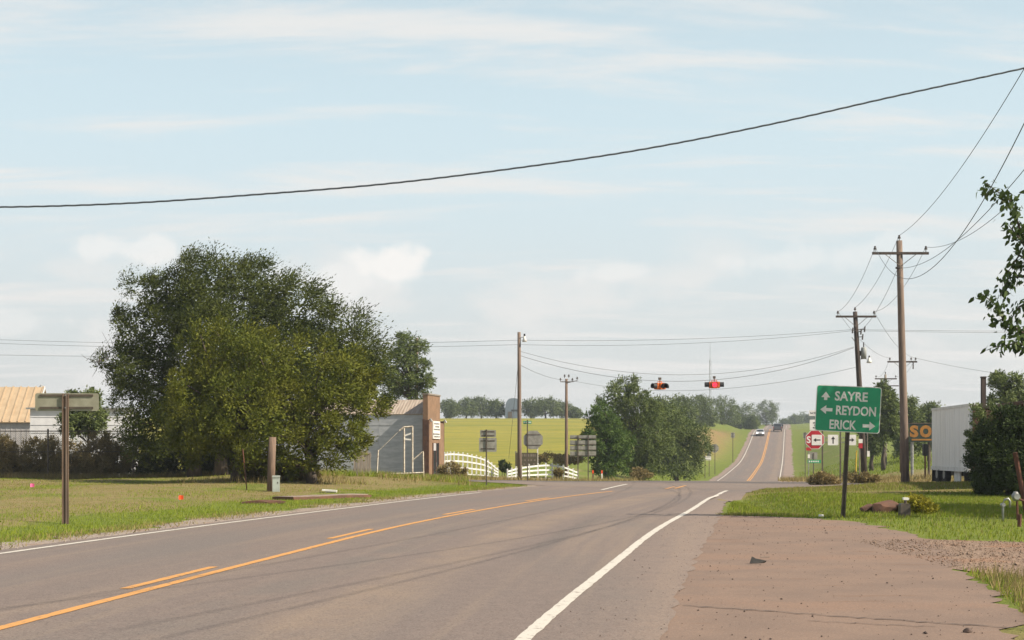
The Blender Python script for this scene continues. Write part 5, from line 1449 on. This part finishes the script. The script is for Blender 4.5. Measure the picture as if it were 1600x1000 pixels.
mb = MB(); mb.box((.3, .6, .3), (.12, .12, .7)); mb.build('landing_leg', M['steel'], b)
# black stack behind the bush
x, d = X(1536.5, 58), 58
mb = MB(); mb.box((x, d, gz(x, d) + (Z(590, d) - gz(x, d))/2 - .1), (.17, .17, Z(590, d) - gz(x, d) + .2)); mb.box((x, d, Z(590, d) + .02), (.21, .21, .05))
tag(mb.build('black_stack', M['wood_dark']), 'square black stack standing above the dark bush', 'pipe')
# SO board
d = 92; x = X(1440, d); z0 = gz(x, d)
b = thing('roadside_board', 'dark board with big orange letters partly behind the trailer', 'sign', (x, d, z0), R(-3))
mb = MB(); mb.box((X(1441, d) - x + .25, 0, Z(676, d) - z0), (2.2, .12, 1.22)); bd = mb.build('board', M['sign_dark'], b)
text_obj('lettering', 'S', .98, M['orange_letter'], bd, (X(1428, d) - x, -.07, Z(674, d) - z0), .05, .56)
text_obj('lettering', 'O', .98, M['orange_letter'], bd, (X(1446, d) - x, -.07, Z(674, d) - z0), .06, .76)
mb = MB(); mb.box((X(1441, d) - x, -.07, Z(687, d) - z0), (1.4, .02, .1)); mb.build('underline', M['orange_letter'], bd)
mb = MB(); mb.box((X(1441, d) - x + .25, -.02, Z(661.5, d) - z0), (2.3, .14, .06)); mb.build('board_trim', M['dark_steel'], bd)
for u, r_, m in ((1426, .10, 'steel'), (1452, .09, 'dark_steel')):
    mb = MB(); mb.tube((X(u, d) - x, .1, -.3), (X(u, d) - x, .1, Z(680, d) - z0), r_); mb.build('post', M[m], b)
x, d = X(1445.5, 80), 80; z0 = gz(x, d)
b = thing('black_mailbox', 'black box on rusty post below the orange letter board', 'mailbox', (x, d, z0))
mb = MB(); mb.tube((0, 0, -.3), (0, 0, Z(712, d) - z0), .05); mb.build('post', M['rust'], b)
mb = MB(); mb.prism(rrect(.26, .68, .06, 3, 0, Z(703, d) - z0), -.12, .12); mb.build('box', M['signal_black'], b)
# house at the right edge (mostly outside the frame)
d = 50; x = X(1606, d)
b = thing('brown_house', 'corner of a dark eaved house at the right edge above the bush', 'house', (x, d, gz(x, d)), R(-6))
ez = Z(634, d) - gz(x, d)
mb = MB(); mb.box((4.6, 4, ez/2 - .2), (8.0, 7.5, ez + .3)); mb.build('wall', M['brown_wall'], b)
mb = MB(); mb.prism([(-.1, ez + .08), (9.4, ez + .08), (9.4, ez + .2), (4.7, ez + .55), (-.1, ez + .2)], -.2, 8.4); mb.build('roof', M['brown_dark'], b)
mb = MB(); mb.box((4.6, -.24, ez + .07), (9.6, .06, .2)); mb.build('fascia', M['plank'], b)
mb = MB(); mb.box((3.2, .22, 1.5), (1.2, .08, 1.1)); wn_ = mb.build('window', M['glass_dark'], b)
mb = MB(); mb.box((3.2, .18, .9), (1.4, .12, .08)); mb.build('sill', M['plank'], wn_)
# gas meter pipes and leaning post by the right edge
x, y = ground_at(1567, 814)
b = thing('gas_riser', 'grey bent pipe riser on the right verge', 'pipe', (x, y, gz(x, y)))
k = y/F
mb = MB(); mb.path([(0, 0, -.2), (0, 0, .40), (.03, 0, .47), (.12, 0, .50), (.16, 0, .44), (.16, 0, .30)], .026, 8); mb.build('pipe', M['steel'], b, True)
mb = MB(); mb.tube((0, -.06, .36), (0, .06, .36), .045); mb.build('valve', M['steel'], b)
x, y = ground_at(1589, 812)
b = thing('gas_regulator', 'pale round gas regulator on a rusty pipe at the right edge', 'gas meter', (x, y, gz(x, y)))
mb = MB(); mb.path([(.02, 0, -.2), (.0, 0, .45)], .026, 8); mb.build('pipe', M['rust'], b)
mb = MB(); mb.path([(-.03, 0, .42), (-.03, 0, .5), (-.03, 0, .56), (-.03, 0, .64)], [.05, .09, .09, .04], 12); rg2 = mb.build('regulator', M['steel'], b, True)
mb = MB(); mb.tube((-.03, -.1, .53), (-.03, -.06, .53), .07, n=14); mb.build('diaphragm_cap', M['steel'], rg2)
mb = MB(); mb.tube((0, 0, .48), (.22, 0, .4), .025); mb.build('elbow', M['rust'], b)
x, y = ground_at(1592, 822)
mb = MB(); mb.path([(x, y, gz(x, y) - .2), (x + .02, y, gz(x, y) + .25)], .045, 8)
tag(mb.build('rusty_stub', M['rust']), 'short rusty pipe stub below the gas regulator', 'pipe')
d = 34
mb = MB(); mb.path([(X(1607, d), d, gz(X(1607, d), d) - .2), (X(1586, d), d, Z(707, d))], .06, 8)
tag(mb.build('leaning_post', M['rust']), 'rust brown post leaning in at the right edge', 'post')
# valve box with cap and broken culvert
x, y = ground_at(1413, 806)
b = thing('valve_box', 'dark grey valve box with white cap beside the yellow shrub', 'valve box', (x, y, gz(x, y)))
mb = MB(); mb.prism(rrect(.24, .40, .06, 3, 0, .10), -.12, .12); mb.build('box', M['dark_steel'], b)
mb = MB(); mb.path([(.02, -.02, .28), (.02, -.02, .40)], .035, 8); mb.build('stem', M['dark_steel'], b)
mb = MB(); mb.prism(rrect(.14, .06, .02, 3, .03, .41), -.06, .05); mb.build('cap', M['white_paint'], b)
x, y = ground_at(1385, 800)
def lump(name, lab, cat, x, y, sx, sy, sz, m, seed, n=26):
    import bmesh
    bm = bmesh.new(); bmesh.ops.create_icosphere(bm, subdivisions=3, radius=1)
    rr = random.Random(seed)
    cuts = [(Vector((rr.gauss(0,1), rr.gauss(0,1), rr.gauss(0,.8))).normalized(), rr.uniform(.55, .85)) for _ in range(n)]
    for v in bm.verts:
        for nrm, dd_ in cuts:
            e_ = v.co.dot(nrm) - dd_
            if e_ > 0: v.co -= nrm*e_
        v.co = Vector((v.co.x*sx, v.co.y*sy, v.co.z*sz))
    me_ = bpy.data.meshes.new(name); bm.to_mesh(me_); bm.free(); me_.materials.append(M[m])
    o = link(name, me_, None, (x, y, gz(x, y) + sz*.35))
    return tag(o, lab, cat)
o = lump('concrete_chunk', 'dark reddish concrete chunk at the ditch on the right verge', 'rubble', x, y, .52, .42, .27, 'redslab', 5)
o = lump('concrete_chunk', 'small low concrete chunk left of the larger one in the ditch', 'rubble', x - .42, y + .25, .28, .3, .16, 'redslab', 6)
# low things on the left lawn
x, y = ground_at(423, 767)
mb = MB(); mb.path([(0, 0, -.3), (.03, 0, 1.0), (.07, 0, (767 - 683)*y/F)], [.15, .14, .135], 10)
o = mb.build('stub_post', M['wood_pole'], None, True); o.location = (x, y, gz(x, y)); tag(o, 'thick cut off wooden post in front of the yellow elm', 'post')
x, y = ground_at(431.5, 768)
b = thing('utility_pedestal', 'pale green utility pedestal beside the cut off post', 'utility box', (x, y, gz(x, y)), R(8))
h = (768 - 745)*y/F
mb = MB(); mb.prism(rrect(.26, h + .1, .03, 3, 0, h/2 - .05), -.1, .1); mb.build('cabinet', M['greybox'], b)
mb = MB(); mb.prism(rrect(.29, .07, .02, 3, 0, h + .01), -.12, .12); mb.build('cap', M['greybox'], b)
mb = MB(); mb.box((.06, -.105, h*.6), (.03, .012, .06)); mb.build('latch', M['dark_steel'], b)
x, y = ground_at(386, 765)
mb = MB(); mb.path([(x, y, gz(x, y) - .1), (x - .16, y, gz(x, y) + 1.5)], .022, 6); tag(mb.build('red_stake', M['rust']), 'thin leaning red stake left of the cut off post', 'stake')
for nm, u, v, m, lab, sz in (('marker_flag', 279, 784, 'flag_orange', 'small orange marker flag on the left lawn', .14), ('marker_flag', 47, 764, 'flag_pink', 'small pink marker flag at the far left of the lawn', .14)):
    x, y = ground_at(u, v)
    b = thing(nm, lab, 'marker flag', (x, y, gz(x, y)), R(10))
    mb = MB(); mb.tube((0, 0, -.1), (0, 0, .25), .004, n=5); mb.build('stem', M['steel'], b)
    mb = MB(); s_ = sz
    mb.add([(0,0,.06),(s_*.5,.015,.065),(s_,-.01,.06),(s_,-.01,.06+s_*.85),(s_*.5,.015,.065+s_*.85),(0,0,.06+s_*.85), (0,.004,.06),(s_*.5,.019,.065),(s_,-.006,.06),(s_,-.006,.06+s_*.85),(s_*.5,.019,.065+s_*.85),(0,.004,.06+s_*.85)],
           [(0,1,4,5),(1,2,3,4),(11,10,7,6),(10,9,8,7),(0,5,11,6),(2,8,9,3),(5,4,10,11),(4,3,9,10),(0,6,7,1),(1,7,8,2)]); mb.build('flag', M[m], b)
# rust red slab and dirt
x0_, y0_ = ground_at(455, 781); x1_, y1_ = ground_at(577, 777)
b = thing('old_slab', 'low rust red slab lying along the verge before the yellow elm', 'slab', ((x0_+x1_)/2, (y0_+y1_)/2, gz((x0_+x1_)/2, (y0_+y1_)/2)), math.atan2(y1_-y0_, x1_-x0_))
ln = math.hypot(x1_-x0_, y1_-y0_)
mb = MB(); mb.prism([(-ln/2, -.1), (ln/2, -.1), (ln/2, .06), (ln*.1, .085), (-ln*.2, .07), (-ln/2, .08)], -.1, .8); mb.build('slab', M['redslab'], b)
mb = MB(); mb.box((0, .36, .08), (ln*.96, .75, .025)); mb.build('slab_top', M['concrete'], b)
x, y = ground_at(415, 786); o = lump('dirt_heap', 'low heap of brown dirt left of the rust red slab', 'dirt', x, y, .8, .5, .10, 'redslab', 9)
x, y = ground_at(515, 769); mb = MB(); mb.box((0, 0, .06), (.52, .2, .06), M=Matrix.Rotation(R(4), 3, 'Y')); mb.box((.05, .05, .0), (.4, .1, .06))
o = mb.build('white_plank', M['white_paint']); o.location = (x, y, gz(x, y)); tag(o, 'short white plank lying in the grass by the yellow elm trunk', 'plank')
# weathered panel leaning in the weeds
d = 66; x = X(566, d)
b = thing('plank_panel', 'grey weathered plank panel standing in weeds beside the store', 'fence', (x, d, gz(x, d)), R(8))
for i in range(6):
    mb = MB(); hh = (757 - 716)*d/F + random.uniform(-.15, .1); mb.box((-.34 + i*.135, random.uniform(-.015, .015), hh/2 - .1), (.125, .025, hh + .2), M=Matrix.Rotation(R(random.uniform(-2, 2)), 3, 'Y')); mb.build('plank', M['plank'], b)
for zz in (.3, .95):
    mb = MB(); mb.box((0, .035, zz), (.85, .04, .09)); mb.build('batten', M['plank'], b)
# white pipe frame
d = 67.0; x = X(632, d); z0 = gz(x, d)
b = thing('white_pipe_frame', 'tall narrow white pipe frame with low rails in front of the grey wall', 'frame', (x, d, z0))
def fp(u, v, dy=0): return (X(u, d) - x, dy, Z(v, d) - z0)
for (u, v) in ((631.5, 667), (644.5, 666)):
    a = fp(u, v); mb = MB(); mb.tube((a[0], 0, -.3), a, .04); mb.build('upright', M['pipe_white'], b)
mb = MB(); mb.path([fp(624, 673), fp(631, 667.5), fp(645, 666.5)], .045, 7); mb.build('top_rail', M['pipe_white'], b)
for (u, v, ub) in ((591, 703, 588), (661, 705, 662)):
    a = fp(u, v); c = fp(ub, 760); mb = MB(); mb.tube((c[0], 0, -.3), a, .035); mb.build('low_post', M['pipe_white'], b)
mb = MB(); mb.path([fp(587, 741), fp(597, 743.5), fp(602, 743.5), fp(612, 740.5), fp(632, 740), fp(662, 738.5)], .042, 7); mb.build('low_rail', M['pipe_white'], b)
for u in (603.5, 613): 
    a = fp(u, 742); mb = MB(); mb.tube((a[0], 0, -.3), a, .022); mb.build('rail_leg', M['pipe_white'], b)
mb = MB(); mb.path([fp(624, 673), fp(592, 704)], .014, 5); mb.build('stay', M['pipe_white'], b)
mb = MB(); mb.path([fp(646, 718), fp(660, 706)], .03, 6); mb.build('brace', M['pipe_white'], b)
for (u, v) in ((637, 679), (637, 686.5)):
    a = fp(u, v); mb = MB(); mb.box(a, (.42, .02, .07), M=Matrix.Rotation(R(-20 if v < 682 else 6), 3, 'Y')); mb.build('sign_scrap', M['sign_white'], b)
# slate barn on the crest
d = 440; x = X(802, d); z0 = gz(x, d)
b = thing('arched_barn', 'slate blue arched barn on the crest of the field', 'barn', (x, d, z0)); k = d/F
hb = Z(622, d) - z0; wb = 25*k
prof = [(-wb/2, -.5)] + [(-wb/2*math.cos(a)**.7 if math.cos(a) > 0 else wb/2*(-math.cos(a))**.7, hb*.55 + hb*.45*math.sin(a)) for a in np.linspace(0, math.pi, 15)] + [(wb/2, -.5)]
mb = MB(); mb.prism(prof, 0, 9); mb.build('shell', M['barn_blue'], b)
mb = MB(); mb.box((wb*.15, -.06, hb*.42), (wb*.55, .1, .55)); mb.build('window_band', M['glass_dark'], b)
mb = MB(); mb.box((-wb*.2, -.06, hb*.18), (wb*.25, .1, hb*.36)); mb.build('door', M['dark_steel'], b)
# marker posts at the far grass
for u, v, m, lab, hh in ((926.5, 749, 'rust', 'short orange brown marker post left of the bushy trees', .75), (940.5, 747, 'sign_white', 'short white marker post with orange top under the bushy trees', .75)):
    d = 98; x = X(u, d); z0 = gz(x, d)
    b = thing('marker_post', lab, 'post', (x, d, z0))
    mb = MB(); mb.box((0, 0, hh/2 - .1), (.10, .05, hh + .2)); mb.build('post', M[m], b)
    mb = MB(); mb.box((0, 0, hh + .08), (.105, .055, .22)); mb.build('cap', M['flag_orange'], b)
# litter on the apron
x, y = ground_at(1180, 881)
mb = MB(); mb.add([(-.10,-.04,.004),(-.06,.05,.004),(.0,.03,.008),(.05,-.03,.004),(-.05,0,.10),(.01,.0,.07),(.17,-.01,.035),(.15,.015,.005)], [(0,3,5,4),(0,4,1),(1,4,5,2),(3,7,6,5),(2,5,6,7),(0,1,2,3)])
o = mb.build('tyre_scrap', M['rubber']); o.location = (x, y, gz(x, y)); o.rotation_euler = (0,0,.2); tag(o, 'curled black tyre scrap lying on the red apron', 'debris')
x, y = ground_at(1513, 989); lump('dark_clod', 'dark brown clod at the bottom right of the red apron', 'stone', x, y, .06, .05, .03, 'stone_dark', 11)
x, y = ground_at(1283, 809); mb = MB(); mb.box((0,0,.02), (.11,.06,.03), M=Matrix.Rotation(.3, 3, 'X')); o = mb.build('paper_scrap', M['sign_white']); o.location = (x, y, gz(x, y) + .03); tag(o, 'white paper scrap in the grass left of the highway sign post', 'litter')
x, y = ground_at(1195, 871); mb = MB(); mb.box((0,0,.006), (.14,.02,.008)); o = mb.build('pale_stick', M['plank']); o.location = (x, y, gz(x, y)); tag(o, 'pale stick on the apron behind the tyre scrap', 'debris')

# ------------------------------------------------------------------ vehicles far up the road
def wheel_set(t, xs, ys_, r):
    for sx in xs:
        for yy in ys_:
            mb = MB(); mb.path([(sx - .1, yy, r), (sx + .1, yy, r)], r, 14); wh = mb.build('wheel', M['rubber'], t)
            mb = MB(); mb.path([(sx - .11, yy, r), (sx + .11, yy, r)], r*.55, 10); mb.build('rim', M['steel'], wh)
MX = Matrix(((0,1,0),(1,0,0),(0,0,1)))   # profile given along y, pushed along x
M['car_light'] = mat('pale_car_paint', (.42,.42,.43), (.40,.40,.41), 2, .3, .2, .5)
M['car_dark'] = mat('grey_car_paint', (.12,.125,.135), (.11,.115,.125), 2, .35, .2, .5)
M['car_navy'] = mat('navy_car_paint', (.03,.035,.05), (.035,.04,.055), 2, .35, .2, .5)
M['tail'] = mat('red_tail_lamp', (.35,.015,.015), (.3,.012,.012), 3, .3)
def vehicle(name, label, cat, lane, d, prof, cab, w, paint_, front, rz0=0, mirrors=False, lit=False, r=.33):
    x = float(cf(d)) + lane; z0 = gz(x, d)
    sl = math.atan2(gz(x + .2, d + 2) - gz(x - .2, d - 2), 4)
    t = thing(name, label, cat, (x, d, z0 + .01), rot=(sl, 0, -math.atan(.197) + rz0))
    mb = MB(); mb.prism(prof, -w/2, w/2, MX); mb.build('body', M[paint_], t)
    mb = MB(); n = len(cab); vs_ = [Vector((s_*(w/2 - .06 - .14*(1 if q_[1] > 1.25*cab[0][1] else 0)), q_[0], q_[1])) for s_ in (-1, 1) for q_ in cab]
    mb.add(vs_, [tuple(range(n)), tuple(range(2*n-1, n-1, -1))] + [(k_, n+k_, n+(k_+1) % n, (k_+1) % n) for k_ in range(n)]); cb = mb.build('cabin', M[paint_], t)
    zs = [q_[1] for q_ in cab]; ysn = min(q_[0] for q_ in cab); zb_, zt_ = min(zs), max(zs)
    yn_top = min(q_[0] for q_ in cab if q_[1] > zt_ - .05)
    mb = MB(); a, c = .12, .85
    q1 = Vector((0, ysn + (yn_top - ysn)*a - .012, zb_ + (zt_ - zb_)*a)); q2 = Vector((0, ysn + (yn_top - ysn)*c - .012, zb_ + (zt_ - zb_)*c))
    mb.add([q1 + Vector((-w/2+.16,0,0)), q1 + Vector((w/2-.16,0,0)), q2 + Vector((w/2-.30,0,0)), q2 + Vector((-w/2+.30,0,0))], [(0,1,2,3)]); mb.build('windscreen' if front else 'rear_window', M['glass_dark'], cb)
    for s_ in (-1, 1):
        mb = MB(); yb = [q_[0] for q_ in cab]; mb.box((s_*(w/2 - .10), (min(yb)+max(yb))/2, zb_ + (zt_-zb_)*.5), (.04, (max(yb)-min(yb))*.6, (zt_-zb_)*.6)); mb.build('side_window', M['glass_dark'], cb)
    y0 = min(q_[0] for q_ in prof)
    for s_ in (-1, 1):
        if front:
            mb = MB(); mb.path([(s_*(w/2-.28), y0 - .02, .68), (s_*(w/2-.28), y0 + .05, .68)], .17, 12); mb.build('headlight', M['headlight_lit'] if lit else M['white_paint'], t)
        else:
            mb = MB(); mb.box((s_*(w/2-.10), y0 - .01, .95), (.15, .04, .35)); mb.build('tail_light', M['tail'], t)
        if mirrors:
            mb = MB(); mb.box((s_*(w/2 + .2), max(q_[0] for q_ in cab) - .7, zb_ + .2), (.28, .08, .26)); mb.build('mirror', M['signal_black'], t)
    mb = MB(); mb.box((0, y0 - .03, .50), (w - .1, .10, .22)); mb.build('bumper', M['signal_black'], t)
    wheel_set(t, (-w/2 + .12, w/2 - .12), (y0 + .85, max(q_[0] for q_ in prof) - .9), r)
    return t
carp = [(-2.2,.25),(2.2,.25),(2.25,.75),(1.6,.92),(-1.0,.92),(-2.1,.78),(-2.25,.55)]
carc = [(-1.1,.9),(1.7,.9),(1.1,1.42),(-.3,1.45)]
vehicle('oncoming_car', 'oncoming car with bright headlights on the far road', 'car', -1.85, 318, carp, carc, 1.85, 'car_light', True, lit=True)
pkp = [(-2.7,.45),(2.7,.45),(2.75,1.1),(1.2,1.18),(-2.7,1.18)]
pkc = [(-2.55,1.15),(1.2,1.15),(.7,1.88),(-2.3,1.92)]
vehicle('grey_truck', 'grey truck with wide mirrors driving away over the crest', 'truck', 1.9, 338, pkp, pkc, 2.02, 'car_dark', False, mirrors=True, r=.4)
vehicle('distant_vehicle', 'small dark vehicle farther along, right of the grey truck', 'car', 1.5, 500, pkp, pkc, 1.9, 'car_navy', False, r=.4)

# ------------------------------------------------------------------ haze in the air
mb = MB(); mb.box((0, 1100, 19), (6000, 6400, 46))
hz = mb.build('haze', None)
t = NT('air_haze'); pv = t.N('ShaderNodeVolumePrincipled')
pv.inputs['Color'].default_value = (.80, .88, 1.0, 1); pv.inputs['Density'].default_value = .0003; pv.inputs['Anisotropy'].default_value = .2
t.l.new(pv.outputs[0], t.out.inputs['Volume'])
hz.data.materials.clear(); hz.data.materials.append(t.m); hz['kind'] = 'stuff'
